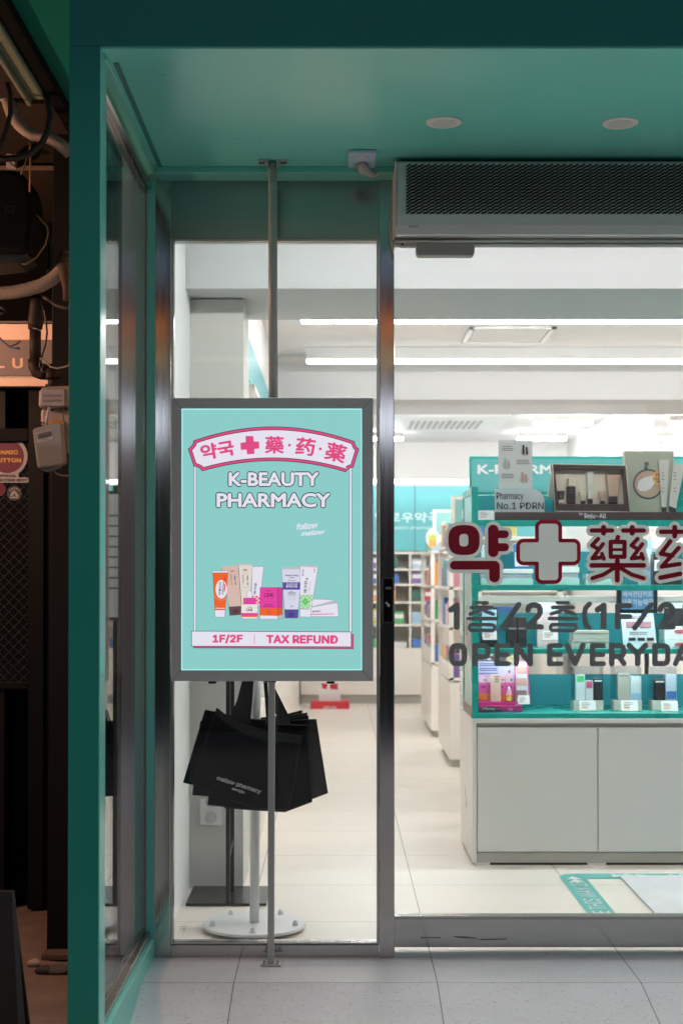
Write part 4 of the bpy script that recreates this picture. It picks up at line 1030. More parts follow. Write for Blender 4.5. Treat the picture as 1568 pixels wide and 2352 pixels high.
o1 = superell(68, 640, 268, 832); o1h = superell(139, 697, 196, 777, 3.2)
cut_vinyl(g1 + g2 + g3, [o1], [], 22, CA, YV).build('lettering_outline', VGREY, sd)
cut_vinyl(g1 + g2 + g3, [o1], [o1h], 0, CA, YV - .001, 2.5).build('lettering', VRED, sd)
def plus_path(x0, x1, x2, x3, y0, y1, y2, y3, r):
    out = []
    for (cx_c, cy_c, a0) in ((x2 - r, y0 + r, -90), (x3 - r, y1 + r, -90), (x3 - r, y2 - r, 0), (x2 - r, y3 - r, 0), (x1 + r, y3 - r, 90), (x0 + r, y2 - r, 90), (x0 + r, y1 + r, 180), (x1 + r, y0 + r, 180)):
        arc_ = [(cx_c + r * math.cos(R(a0 + 15 * k)), cy_c + r * math.sin(R(a0 + 15 * k))) for k in range(7)]
        out += arc_
        # inner corners of the plus between neighbouring arms
        if (a0 == -90 and cy_c < y1): out.append((x2, y1))
        if (a0 == 0 and cx_c > x2): out.append((x2, y2))
        if (a0 == 90 and cy_c > y2): out.append((x1, y2))
        if (a0 == 180 and cx_c < x1): out.append((x1, y1))
    return out
pp_ = plus_path(514, 634, 783, 902, 619, 739, 886, 1005, 34)
cut_vinyl([], [pp_], [], 0, CA, YV).build('cross', VGREY, sd)
cut_vinyl([(pp_ + [pp_[0]], 12)], [], [], 0, CA, YV - .001).build('cross_outline', VRED, sd)
def chuu(dx): return [([(245 + dx, 338), (315 + dx, 338)], 11), ([(216 + dx, 368), (348 + dx, 368)], 12), ([(283 + dx, 374), (262 + dx, 394), (208 + dx, 410)], 12), ([(283 + dx, 374), (306 + dx, 394), (356 + dx, 411)], 12),
                      ([(195 + dx, 440), (370 + dx, 440)], 12), ([(212 + dx, 479), (352 + dx, 479), (364 + dx, 490), (364 + dx, 505), (352 + dx, 516), (212 + dx, 516), (204 + dx, 505), (204 + dx, 490), (212 + dx, 479)], 11.5)]
def two(dx): return [([(577 + dx, 384), (582 + dx, 366), (600 + dx, 354), (622 + dx, 352), (644 + dx, 360), (655 + dx, 378), (654 + dx, 402), (640 + dx, 426), (576 + dx, 493)], 18), ([(576 + dx, 493), (661 + dx, 493)], 17)]
l2 = [([(84, 383), (122, 357), (122, 494)], 19)] + chuu(0) + [([(518, 350), (414, 501)], 17)] + two(0) + chuu(518) + [([(970, 346), (945, 372), (939, 400), (939, 450), (946, 476), (970, 499)], 16), ([(1022, 383), (1061, 357), (1061, 494)], 19),
      ([(1150, 494), (1150, 357), (1229, 357)], 17), ([(1150, 427), (1227, 427)], 16), ([(1362, 350), (1260, 500)], 17)] + two(845) + [([(1580, 494), (1580, 357), (1660, 357)], 17), ([(1580, 427), (1655, 427)], 16), ([(1720, 346), (1745, 372), (1751, 425), (1745, 476), (1720, 499)], 16)]
def E_(x): return [([(x, 615), (x, 728)], 18), ([(x, 613), (x + 70, 613)], 16), ([(x, 670), (x + 66, 670)], 16), ([(x, 729), (x + 70, 729)], 16)]
def bowl(x, w, y0, y1): return [([(x, y0), (x + w - 22, y0), (x + w - 6, y0 + 8), (x + w, y0 + 22), (x + w, y1 - 22), (x + w - 6, y1 - 8), (x + w - 22, y1), (x, y1)], 17)]
oring = superell(89, 614, 171, 728, 3.2, 28)
l3 = [(oring + [oring[0]], 18)] + [([(237, 727), (237, 614)], 18)] + bowl(237, 84, 614, 684) + E_(380) + [([(503, 728), (503, 614), (591, 728), (591, 614)], 18)] + E_(716) + [([(829, 614), (878, 726), (928, 614)], 18)] + E_(989) + \
     [([(1112, 728), (1112, 614)], 18)] + bowl(1112, 76, 614, 682) + [([(1160, 685), (1190, 727)], 17)] + [([(1224, 612), (1278, 668), (1328, 612)], 18), ([(1278, 668), (1278, 728)], 18)] + [([(1388, 614), (1388, 728)], 18)] + bowl(1388, 82, 614, 728) + \
     [([(1520, 728), (1568, 614), (1616, 728)], 17), ([(1538, 695), (1598, 695)], 15), ([(1640, 612), (1690, 668), (1740, 612)], 18), ([(1690, 668), (1690, 728)], 18)]
cut_vinyl(l2, [], [], 0, CB, YV, 2.5).build('lettering', VDG, sd)
cut_vinyl(l3, [], [], 0, CB, YV, 2.5).build('lettering', VDG, sd)
dm = mat('dust', (.8, .8, .8), .9)
dr = random.Random(3)
for par_, yy, x0, x1, y0, y1, n_ in ((gf, .0072, 400, 866, 700, 900, 60), (sd, YDR + .0152, 910, 1568, 720, 1080, 70), (gf, .0072, 640, 866, 1580, 2160, 60)):
    mb = MB()
    for q in range(n_):
        a_ = dr.uniform(x0, x1); c_ = dr.uniform(y0, y1); r_ = dr.uniform(.18, .55)
        mb.flat([(a_ - r_, c_), (a_, c_ - r_), (a_ + r_, c_), (a_, c_ + r_)], yy)
    mb.build('dust_specks', dm, par_)['kind'] = 'stuff'
mb = MB()
for q in range(14):
    a_ = dr.uniform(915, 931); c_ = dr.uniform(563, 576); mb.flat([(a_, c_), (a_ + dr.uniform(1, 4), c_ + dr.uniform(-.6, .6)), (a_ + dr.uniform(1, 4), c_ + 1.2), (a_ + .3, c_ + 1.4)], YDR + .0151 - q * 1e-5)
mb.build('tape_residue', dm, sd)
# door head rails
hr = thing('door_track', 'grey metal sliding door track under the air curtain', 'rail', (1.2, -.02, PZ(545, -.02)))
MB().box(xc1, xd1, -.035, .045, PZ(552, -.035), PZ(546, -.035)).build('track', GREYP, hr, .002)
MB().box(xc1 + .005, xd1, .0, .044, PZ(561, 0), PZ(554.5, 0)).build('lower_rail', GREYP, hr, .002)
MB().box(xc1, 3.6, .0955, .12, PZ(550, .0955), Z_SOF + .08).build('header_panel', STEEL, hr)
ds = thing('door_sensor', 'dark grey rounded motion sensor box under the sliding door track', 'sensor', (PX(1022, -.05), -.05, PZ(587, -.05)))
MB().prism(rrect(955, 556, 1090, 586, 9), -.075, -.031).build('housing', mat('sensor_grey', (.3, .31, .285), .35), ds, .004)
MB().prism([(957, 575), (1089, 575), (1088, 577), (958, 577)], -.0765, -.0755).build('lens_strip', mat('sensor_strip', (.3, .31, .29), .3), ds)
MB().dbox(918, 556, 956, 566, -.05, -.03).build('bracket', mat('dull_metal', (.4, .39, .38), .4, .7), ds, .001)
mb = MB(); mb.lathe((PX(924, -.055), -.051, PZ(561, -.05)), [(.004, -.004), (.004, 0)], 12, 'Y'); mb.build('screw', BLACKM, ds)

# ------------------------------------------------------------------ portal
tp = thing('entrance_portal', 'teal painted metal portal framing the shop entrance', 'portal', (-.64, YF, -.2))
xpo, xpi = PX(157, YF), PX(229, YF)
MB().box(xpo, xpi - .002, YF, YF + .085, -.2, PZ(104, YF)).build('post', TEAL_SHADED, tp, .0015)
MB().box(xpi - .0015, xpi + .001, YF + .001, YF + .085, -.2, Z_SOF - .001).build('reveal', TEAL_LIT, tp)  # inner face of the post, split off to carry the lit colour
MB().box(xpo, 4.3, YF - .0, YF + .006, PZ(104, YF) + .0005, 3.35).build('fascia', TEAL_SHADED, tp, .0015)
MB().box(-.66, 4.2, YF + .0065, .10, Z_SOF, Z_SOF + .1).build('soffit', TEAL_LIT, tp)
MB().box(-.604 - .035, -.604, -.0, -.012, 0, Z_SOF - .001).build('jamb', TEAL_LIT, tp) if False else None
MB().box(-.92, -.661, YF + .0, 1.19, 2.9, 3.28).build('eave', TEAL_SHADED, tp)
# unseen slab added over the street edge, keeps sky light off the fascia
tag(MB().box(-4, 6, -1.5, YF - .02, 3.3, 3.45).build('light_blocker', mat('dark_blocker', (.03, .035, .035), .8)), 'unseen dark slab added over the fascia to shade it', 'light_blocker')
for a_, c_ in ((715, 341), (597, 321), (541, 318), (1190, 300)):
    w_ = ceil_pt(a_, c_, Z_SOF); MB().lathe((w_.x, w_.y, Z_SOF), [(.002, -.0012), (.0025, -.0003)], 10).build('screw', mat('dark_screw', (.05, .13, .11), .5), tp)
# upper frame of the side window on the soffit, with its groove
xg = -.639
MB().box(-.604, -.604 + .012, YF + .0505, -.001, Z_SOF - .012, Z_SOF - .0005).build('corner_trim', TEAL_LIT, tp, .001)
gx0 = ceil_pt(468 / 1.7417, 249 / 1.7417, Z_SOF); gx1 = ceil_pt(650 / 1.7417, 697 / 1.7417, Z_SOF)
gxa = (gx0.x + gx1.x) / 2
MB().box(gxa - .006, gxa + .008, gx0.y, -.0, Z_SOF - .003, Z_SOF - .0005).build('groove_trim', mat('teal_dark_groove', (.02, .17, .14), .5), tp)
MB().box(-.604 + .013, 3.6, -.11, -.0065, Z_SOF - .02, Z_SOF - .0005).build('back_trim', TEAL_LIT, tp, .001)
# side window
sw = thing('side_window', 'tall narrow side window of the portal with bronze rails', 'window', (xg, -.55, 0))
zs = .066
MB().box(xg - .028, -.604, YF + .0855, -.0125, -.2, zs).build('sill', TEAL_LIT, sw, .002)
MB().box(xg - .02, xg + .022, YF + .0855, -.0125, zs + .0005, zs + .022).build('bottom_rail', BRONZE, sw, .003)
MB().box(xg - .006, xg + .006, YF + .0855, -.0125, zs + .023, zs + .034).build('bottom_rail', BRONZE, sw, .002)
MB().box(xg - .02, xg + .022, YF + .0855, -.0125, Z_SOF - .05, Z_SOF - .02).build('top_rail', STEEL, sw, .003)
MB().box(xg - .008, xg + .008, YF + .0855, -.0125, Z_SOF - .064, Z_SOF - .0505).build('top_rail', BRONZE, sw, .002)
MB().box(xg - .003, xg + .003, YF + .0855, -.0125, zs + .035, Z_SOF - .0645).build('pane', SGLASS, sw)
MB().box(xg + .003, xg + .007, -.02, -.0125, zs + .035, Z_SOF - .065).build('seal', mat('sealant', (.35, .33, .28), .6), sw)
MB().box(-.604 - .03, -.6035, -.02, -.0125 + .0005, zs + .001, Z_SOF - .0205).build('jamb', TEAL_LIT, sw) if True else None
MB().box(xg - .04, xpo + .03, YF + .051, YF + .058, 0, 2.6).build('edge_strip', TEAL_SHADED, sw) if False else None

# ------------------------------------------------------------------ downlights, socket
for i, (a, b_, lb) in enumerate(((1019, 278, 'round downlight in the teal soffit, left one above the air curtain'), (1424, 280, 'round downlight in the teal soffit, right one above the air curtain'))):
    c = ceil_pt(a, b_, Z_SOF)
    dl = thing('downlight', lb, 'downlight', (c.x, c.y, Z_SOF), 'round downlights in the soffit')
    MB().lathe((c.x, c.y, Z_SOF), [(.052, -.0005), (.052, -.004), (.049, -.006), (.037, -.006), (.036, -.003)], 48).build('trim_ring', mat('off_white_ring', (.75, .73, .7), .45), dl)
    MB().lathe((c.x, c.y, Z_SOF), [(.0355, -.0065), (.034, -.0045), (.02, -.0042)], 40).build('diffuser', mat('off_diffuser', (.62, .61, .58), .5), dl)
c1 = ceil_pt(800, 342, Z_SOF); c2 = ceil_pt(861, 377, Z_SOF)
so = thing('power_socket', 'white double socket on the teal soffit with a grey plug', 'socket', ((c1.x + c2.x) / 2, (c1.y + c2.y) / 2, Z_SOF))
sx0, sx1 = c1.x, c2.x; sy0, sy1 = min(c1.y, c2.y), max(c1.y, c2.y)
MB().box(sx0, sx1, sy0, sy1, Z_SOF - .012, Z_SOF - .0005).build('face_plate', mat('blueish_white', (.42, .56, .68), .3), so, .003)
MB().lathe(((sx0 + sx1) / 2, sy0 + .045, Z_SOF - .0125), [(.02, 0), (.019, -.0015), (.015, -.0015)], 28).build('outlet', mat('socket_grey', (.55, .55, .54), .4), so)
pc = Vector(((sx0 + sx1) / 2 + .0, sy1 - .05, Z_SOF - .013))
pl = thing('power_plug', 'pale grey angled plug and cord running to the air curtain', 'plug', (pc.x, pc.y, pc.z))
PLG = mat('plug_grey', (.5, .49, .46), .4)
e1 = ceil_pt(840, 385, Z_SOF)
MB().tube([pc, pc + Vector((.004, .0, -.018)), pc + Vector((.022, .012, -.026)), pc + Vector((.042, .02, -.033))], [.019, .019, .013, .008], 14).build('plug_body', PLG, pl)
ce = Vector((PX(905, -.1), -.1, PZ(388, -.1)))
MB().tube([pc + Vector((.042, .02, -.033)), Vector((PX(861, -.1), -.1, PZ(392, -.1))), Vector((PX(864, -.1), -.1, PZ(403, -.1))), Vector((PX(872, -.1), -.1, PZ(394, -.1))), Vector((PX(885, -.1), -.1, PZ(387, -.1))), ce], .0045, 8).build('cord', PLG, pl)

# ------------------------------------------------------------------ air curtain
YA = -.235
at = thing('air_curtain', 'long grey air curtain with slanted slots above the sliding door', 'air curtain', (1.3, YA, PZ(537, YA)))
xa0 = PX(912, YA); xa1 = 2.6
za = [PZ(d, YA) for d in (366, 492, 515, 536)]
prof = [(-.008, za[0]), (YA + .02, za[0]), (YA + .012, za[0] - .006), (YA, za[1]), (YA + .004, za[2]), (YA + .018, za[3]), (YA + .05, za[3] + .004), (-.04, PZ(544, -.04)), (-.008, PZ(544, -.04))]
vs = []; fs = []
for x in (xa0, xa1): vs += [(x, y, z) for y, z in prof]
n_ = len(prof)
fs += [tuple(range(n_)), tuple(range(2 * n_ - 1, n_ - 1, -1))] + [(i, n_ + i, n_ + (i + 1) % n_, (i + 1) % n_) for i in range(n_)]
MB().add(vs, fs).build('casing', CASING, at, .003)
MB().box(xa0 - .006, xa0 - .0003, YA + .004, -.01, za[3] + .03, za[0] - .002).build('end_cap', mat('end_cap_white', (.5, .48, .46), .4), at, .002)
sl = MB(); SLT = mat('slot_shade', (.004, .004, .004), .9)  # black plates on the casing stand in for shade inside the slots
u0 = 936.; px_ = 14.83; py_ = 7.63
for cix in range(0, 48):
    for rix in range(-1, 16):
        ax_ = u0 + 4 + cix * px_; ay_ = 377.5 + rix * py_
        p1 = (ax_ - 6.2, ay_ + 4.6); p2 = (ax_ + 6.2, ay_ - 4.6)
        y0_, y1_ = 376.5, 489.5
        if p1[1] > y1_:
            k = (y1_ - p2[1]) / (p1[1] - p2[1])
            if k < .08: continue
            p1 = (p2[0] + (p1[0] - p2[0]) * k, y1_)
        if p2[1] < y0_:
            k = (p1[1] - y0_) / (p1[1] - p2[1])
            if k < .08: continue
            p2 = (p1[0] + (p2[0] - p1[0]) * k, y0_)
        sl.flat(capsule(p1, p2, 1.95, 4), YA - .001)
sl.build('grille', SLT, at)
mb = text('HANVIT', (944, 517.5, 961, 521.5), YA + .0035, shear=.3, offset=.01); mb.flat([(938, 516.5), (941, 518), (941.5, 520.5), (940, 522), (938, 521.5), (940.3, 520)], YA + .0035)
mb.build('lettering', INK, at)
MB().face([(xa0 + .004, YA + .052, za[3] + .0025), (xa1, YA + .052, za[3] + .0025), (xa1, -.045, PZ(544, -.045) - .0015), (xa0 + .004, -.045, PZ(544, -.045) - .0015)]).build('outlet_strip', mat('reflection_white', (.85, .85, .85), .25), at)  # white colour stands in for the bright reflection on a mirror strip
w1 = MB().tube([(xa0 - .004, -.06, za[0] - .12), (xa0 - .018, -.05, za[0] - .17), (xa0 - .012, -.05, za[0] - .22), (xa0 - .003, -.06, za[0] - .26)], .0018, 6); w1.build('loose_wire', PLG, at)

# ------------------------------------------------------------------ lightbox on its pole
YLB = -.165
lb = thing('lightbox_sign', 'lit teal pharmacy poster lightbox in a grey frame on a pole', 'sign', (PX(624, -.13), -.13, 0))
fr = MB()
zt_ = [PZ(d, YLB) for d in (914, 938, 1540, 1565)]; xf = [PX(d, YLB, 1240) for d in (393, 416.5, 831, 857)]
d_ = .05
fr.box(xf[0], xf[3], YLB, YLB + d_, zt_[1], zt_[0]); fr.box(xf[0], xf[3], YLB, YLB + d_, zt_[3], zt_[2]); fr.box(xf[0], xf[1], YLB, YLB + d_, zt_[2], zt_[1]); fr.box(xf[2], xf[3], YLB, YLB + d_, zt_[2], zt_[1])
FRM = mat('lightbox_frame', (.7, .67, .62), .45, 0., noise=.05, nscale=40)
fo = MB()
o_ = [(xf[0], zt_[0]), (xf[3], zt_[0]), (xf[3], zt_[3]), (xf[0], zt_[3])]; i_ = [(xf[1], zt_[1]), (xf[2], zt_[1]), (xf[2], zt_[2]), (xf[1], zt_[2])]
vs = [(x, YLB, z) for x, z in o_] + [(x, YLB - .0, z) for x, z in i_] + [(x, YLB + .012, z) for x, z in i_] + [(x, YLB + d_, z) for x, z in o_]
fs = []
for i in range(4):
    j = (i + 1) % 4; fs += [(i, j, 4 + j, 4 + i), (4 + i, 4 + j, 8 + j, 8 + i), (j, i, 12 + i, 12 + j)]
fs.append((12, 13, 14, 15))
fo.add(vs, fs).build('frame', FRM, lb, .0012)
mj = MB()
for (a, b_) in ((0, 4), (1, 5), (2, 6), (3, 7)):
    A = Vector(vs[a]); B = Vector(vs[b_]); n_v = (B - A).normalized(); sd_ = Vector((-n_v.z, 0, n_v.x)) * .0005
    mj.face([tuple(A + sd_ + Vector((0, -.0006, 0))), tuple(A - sd_ + Vector((0, -.0006, 0))), tuple(B - sd_ + Vector((0, -.0006, 0))), tuple(B + sd_ + Vector((0, -.0006, 0)))])
mj.build('mitre_joint', mat('joint_dark', (.05, .05, .05), .6), lb)
YP = YLB + .008
def bl(name, r, g, b_, st=1.): return emit('backlit_' + name, s255(r, g, b_), st * .5)
B_TEAL, B_WHITE, B_PINK, B_BLACK = bl('teal', 138, 203, 199), bl('white', 228, 224, 238), bl('pink', 222, 72, 128), bl('black', 38, 40, 48)
po = MB().flat([(415.5, 937), (832, 937), (832, 1541), (415.5, 1541)], YP).build('poster', B_TEAL, lb)
# brighter rim where the edge lights sit (a light strip along the poster's edge)
ed = MB()
x0_, x1_, z0_, z1_ = xf[1], xf[2], zt_[2], zt_[1]
ed.box(x0_, x1_, YP - .002, YP - .0005, z1_ - .0025, z1_ - .0002); ed.box(x0_, x1_, YP - .002, YP - .0005, z0_ + .0002, z0_ + .0025); ed.box(x0_, x0_ + .0022, YP - .002, YP - .0005, z0_ + .003, z1_ - .003); ed.box(x1_ - .0022, x1_, YP - .002, YP - .0005, z0_ + .003, z1_ - .003)
ed.build('edge_light', emit('edge_light', s255(170, 240, 236), .6), lb)
PQ = lambda a, b_: (373.2 + a * .32955, 889.9 + b_ * .32955)
lay = [0]
def L_(step=1): lay[0] += step; return YP - .00005 * lay[0]
def pposter(pts, m, nm='print', conv=PQ):
    return MB().flat([conv(*p) for p in pts], L_()).build(nm, m, po)
# side posts of the drawn shop sign
for (a, b_) in ((217, 236), (1301, 1321)):
    pposter([(a, 545), (b_, 545), (b_ - 1, 1705), (a - 2, 1705)], B_BLACK, 'drawn_post'); pposter([(a + 3, 545), (b_ - 3, 545), (b_ - 4, 1705), (a + 1, 1705)], B_WHITE, 'drawn_post')
# bottom plate
pposter([(215, 1718), (1331, 1720), (1331, 1824), (215, 1818)], B_BLACK, 'drawn_plate'); pposter([(218, 1722), (1328, 1724), (1328, 1820), (218, 1814)], B_PINK, 'drawn_plate')
pposter([(200, 1697), (1316, 1703), (1316, 1811), (200, 1806)], B_BLACK, 'drawn_plate'); pposter([(204, 1701), (1312, 1707), (1312, 1807), (204, 1802)], B_WHITE, 'drawn_plate')
def ptext(s, box, m, rot=0, offset=.03, conv=PQ, **kw):
    y = L_()
    a = conv(box[0], box[1]); b_ = conv(box[2], box[3])
    return text(s, (a[0], a[1], b_[0], b_[1]), y, rot=rot, offset=offset, **kw).build('lettering', m, po)
ptext('1F/2F', (348, 1722, 560, 1786), B_PINK, offset=.04); pposter([(638, 1722), (642, 1722), (642, 1788), (638, 1788)], B_PINK, 'divider')
ptext('TAX REFUND', (722, 1727, 1222, 1787), B_PINK, rot=-.3, offset=.04)
# arched banner
def arc(x0, y0, x1, y1, xm, ym, n=24):
    out = []
    for k in range(n + 1):
        t = k / n; u = 2 * t - 1; x = x0 + (x1 - x0) * t; out.append((x, (y0 + (y1 - y0) * t) + (ym - (y0 + y1) / 2) * (1 - u * u)))
    return out
ban = arc(215, 370, 1338, 375, 776, 272) + [(1341, 392), (1350, 412), (1369, 429)] + [(1330, 557), (1308, 562), (1290, 572), (1276, 592)] + arc(1274, 590, 275, 584, 776, 513) + [(262, 566), (240, 554), (217, 551)] + [(177, 428), (196, 412), (212, 392)]
pposter(ban, B_BLACK, 'drawn_banner'); pposter(grow(ban, -5), B_PINK, 'drawn_banner'); pposter(grow(ban, -20), B_BLACK, 'drawn_banner'); pposter(grow(ban, -25), B_WHITE, 'drawn_banner')
ptext('약국', (264, 380, 500, 492), B_PINK, rot=10, offset=.036)
y = L_(); crp = [(578, 338), (632, 338), (635, 375), (673, 378), (674, 425), (640, 428), (640, 463), (590, 466), (584, 432), (546, 435), (542, 386), (580, 380)]
MB().flat([PQ(*p) for p in crp], y).build('cross', B_PINK, po, .0)
ptext('藥', (713, 338, 846, 461), B_PINK, rot=-1, offset=.026); ptext('药', (928, 350, 1064, 474), B_PINK, rot=-7, offset=.028); ptext('薬', (1134, 388, 1280, 518), B_PINK, rot=-14, offset=.028)
pposter(circ(884, 402, 10, 20), B_PINK, 'dot'); pposter(circ(1099, 428, 10, 20), B_PINK, 'dot')
for (s, bx_) in (('K-BEAUTY', (456, 586, 1094, 693)), ('PHARMACY', (372, 731, 1174, 841))):
    ptext(s, (bx_[0] - 2, bx_[1] - 2, bx_[2] + 2, bx_[3] + 2), B_BLACK, offset=.078); ptext(s, (bx_[0] + 5, bx_[1] + 5, bx_[2] - 5, bx_[3] - 5), B_WHITE, offset=.034)
ptext('follow', (932, 942, 1082, 988), B_WHITE, rot=5, offset=.03, shear=.3); ptext('mellow', (962, 996, 1130, 1030), B_WHITE, rot=5, offset=.03, shear=.3)
# drawn products
QQ = lambda a, b_: (470.8 + a * .21238, 1234.4 + b_ * .21238)
def pr(pts, m, o=2.5):
    pposter(grow(pts, o), B_BLACK, 'drawn_product', QQ); return pposter(pts, m, 'drawn_product', QQ)
def pfm(polys, m, nm='drawn_product'):
    y = L_(); mb = MB()
    for p_ in polys: mb.flat([QQ(*q) for q in p_], y)
    return mb.build(nm, m, po)
def pf(pts, m): return pposter(pts, m, 'drawn_product', QQ)
def qt(s, box, m, rot=0, offset=.02): return ptext(s, box, m, rot, offset, QQ)
B_OR, B_TAN, B_BEI, B_BRN = bl('orange', 238, 98, 40), bl('tan', 214, 182, 172), bl('beige', 222, 212, 204), bl('brown', 102, 72, 74)
B_MAG, B_PUR, B_GRN, B_GR2, B_RED, B_GRY = bl('magenta', 226, 64, 160), bl('purple', 88, 78, 152), bl('green', 134, 206, 130), bl('pale_green', 186, 226, 184), bl('red', 232, 84, 110), bl('grey', 190, 188, 194)
def swap_tube(x0, x1, yt): pass
# rear box lying right, drawn first
pr([(1150, 668), (1385, 676), (1388, 720), (1160, 745)], B_WHITE); pf([(1160, 745), (1388, 680), (1388, 720), (1180, 760)], B_GRY)
pr([(1130, 762), (1400, 712), (1432, 712), (1442, 852), (1404, 856), (1130, 856)], B_WHITE); qt('쥬비넥스', (1156, 788, 1255, 815), B_BLACK, 4); pf([(1140, 830), (1392, 824), (1394, 832), (1140, 838)], B_PINK)
# acne cream tube (red check)
pr([(512, 316), (632, 316), (585, 740), (500, 740)], B_WHITE)
for par in (0, 1):
    pfm([[(502 + i * 23, 632 + j * 21), (524 + i * 23, 632 + j * 21), (524 + i * 23, 652 + j * 21), (502 + i * 23, 652 + j * 21)] for i in range(4) for j in range(5) if 502 + i * 23 < 592 - j * 2 and (i + j) % 2 == par], (B_RED, bl('rose', 240, 190, 200))[par])
qt('애크논', (478, 542, 606, 570), B_BLACK, 84); qt('크림', (522, 505, 562, 518), B_BLACK, 84)
# SD4 and PD3
pr([(182, 335), (358, 316), (392, 742), (258, 750)], B_TAN); pf([(182, 318), (356, 300), (358, 320), (182, 338)], B_TAN); pr([(260, 756), (392, 748), (392, 835), (268, 845)], B_BRN); pf([(300, 790), (330, 768), (362, 790), (362, 820), (300, 825)], bl('brown_lid', 84, 58, 60))
qt('SD4', (278, 356, 316, 372), B_BRN, 5); qt('Reju-All', (278, 455, 372, 478), B_BLACK, -85); qt('Dr.', (315, 405, 333, 414), B_BLACK, -85); qt('Advanced LC-Ceramide', (228, 455, 350, 464), B_BRN, -85); qt('Barrier Cream', (238, 432, 312, 440), B_BRN, -85)
pr([(362, 300), (514, 300), (485, 720), (395, 720)], B_BEI); pf([(360, 282), (516, 282), (515, 302), (362, 302)], B_GRY)
qt('PD3', (416, 344, 458, 366), B_BLACK); qt('Reju-All', (410, 458, 508, 480), B_BLACK, -88); qt('Dr.', (455, 410, 472, 418), B_BLACK, -88); qt('Advanced PDRN', (372, 440, 460, 449), B_BRN, -88); qt('Rejuvenating Cream', (352, 460, 462, 468), B_BRN, -88)
pf([(408, 388), (470, 388), (470, 389.5), (408, 389.5)], B_BLACK); pf([(410, 540), (478, 540), (478, 541.5), (410, 541.5)], B_BLACK)
# orange tube
pr([(84, 380), (248, 380), (216, 785), (106, 785)], B_OR); pr([(78, 364), (250, 364), (248, 381), (80, 381)], B_WHITE); pr([(107, 787), (215, 787), (213, 862), (109, 862)], B_WHITE)
pf(superell(114, 462, 238, 662, 2.0), B_WHITE); pf([(113, 762), (215, 765), (214, 772), (113, 769)], B_WHITE)
qt('아젤리아', (92, 540, 232, 568), B_BLACK, 86); qt('Azalea Cream', (120, 538, 268, 556), B_BLACK, 86); qt('30 g', (194, 444, 238, 460), B_BLACK, 86); pf([(206, 508), (222, 508), (216, 585), (204, 585)], B_RED)
for par in (0, 1): pfm([circ(175 + 78 * math.cos(R(20 + k * 10.5)), 590 + 88 * math.sin(R(20 + k * 10.5)), 4.5, 10) for k in range(14) if k % 2 == par], (B_GRY, bl('tan_dot', 236, 160, 130))[par])
# serum bottle
pr([(392, 722), (568, 722), (570, 870), (540, 880), (420, 880), (390, 870)], bl('speckle', 232, 226, 226)); pf([(392, 818), (568, 818), (568, 845), (392, 845)], B_MAG); pf([(392, 845), (568, 845), (568, 862), (392, 862)], B_OR)
pfm([circ(random.uniform(398, 562), random.uniform(730, 812), 2.6, 8) for k in range(60)], bl('tan_dot', 236, 160, 130))
pr([(416, 658), (547, 658), (547, 722), (418, 722)], B_MAG); pr([(455, 654), (456, 600), (466, 578), (482, 574), (496, 580), (504, 602), (508, 654)], B_WHITE); qt('CPR', (446, 770, 514, 800), B_BLACK); qt('THOME', (458, 750, 508, 760), B_BLACK)
# serum carton
pr([(595, 543), (838, 543), (838, 870), (785, 886), (593, 882)], B_MAG); pf([(787, 543), (838, 545), (838, 758), (785, 768)], bl('magenta_side', 204, 60, 150)); pf([(594, 766), (785, 768), (785, 850), (594, 846)], B_OR); pf([(785, 768), (838, 758), (838, 838), (785, 850)], bl('orange_side', 216, 92, 44)); pf([(593, 846), (785, 850), (785, 886), (593, 882)], B_WHITE); pf([(785, 850), (838, 838), (838, 870), (785, 886)], B_GRY)
pf([(784, 543), (787, 543), (787, 886), (784, 886)], B_BLACK)
qt('CPR', (638, 604, 736, 646), B_BLACK, offset=.01); qt('THOME', (662, 572, 716, 584), B_BLACK); qt('Triple-Synergy', (646, 720, 732, 734), B_BLACK); qt('Wrinkle Care Serum', (628, 738, 748, 750), B_BLACK); qt('Collagen 1%', (660, 787, 718, 796), B_BRN); qt('Peptides 5%', (660, 800, 718, 809), B_BRN); qt('Retinal 0.1%', (660, 813, 718, 822), B_BRN)
# purple tube
pr([(828, 345), (1050, 345), (1008, 780), (862, 780)], bl('cool_white', 212, 212, 232)); pf([(824, 325), (1052, 325), (1050, 346), (826, 346)], B_GRY); pr([(860, 784), (1008, 784), (1000, 872), (866, 872)], B_PUR); pf([(835, 486), (1032, 486), (1024, 566), (844, 566)], B_PUR)
qt('MelaToning', (868, 402, 1006, 424), B_BLACK); qt('Cream', (912, 428, 964, 441), B_BLACK); qt('Hydroquinone', (894, 460, 978, 472), B_BLACK); qt('색소침착치료제', (878, 497, 998, 514), B_WHITE); qt('멜라토닝크림', (876, 518, 996, 542), B_WHITE, offset=.03); qt('HYPER-', (915, 580, 955, 590), B_BLACK); qt('PIGMENTATION', (894, 593, 984, 603), B_BLACK); qt('TREATMENT', (900, 606, 975, 616), B_BLACK); qt('Hydroquinone 2%', (886, 619, 986, 630), B_BLACK); qt('30g', (922, 738, 950, 754), B_BLACK)
pfm([[(880 + i * 4, 642 + i * 11), (990 - i * 5, 642 + i * 11), (990 - i * 5, 644.5 + i * 11), (880 + i * 4, 644.5 + i * 11)] for i in range(4)], B_GRY, 'small_print')
pf([(896, 830), (930, 800), (962, 830), (958, 862), (900, 862)], bl('purple_lid', 72, 62, 132))
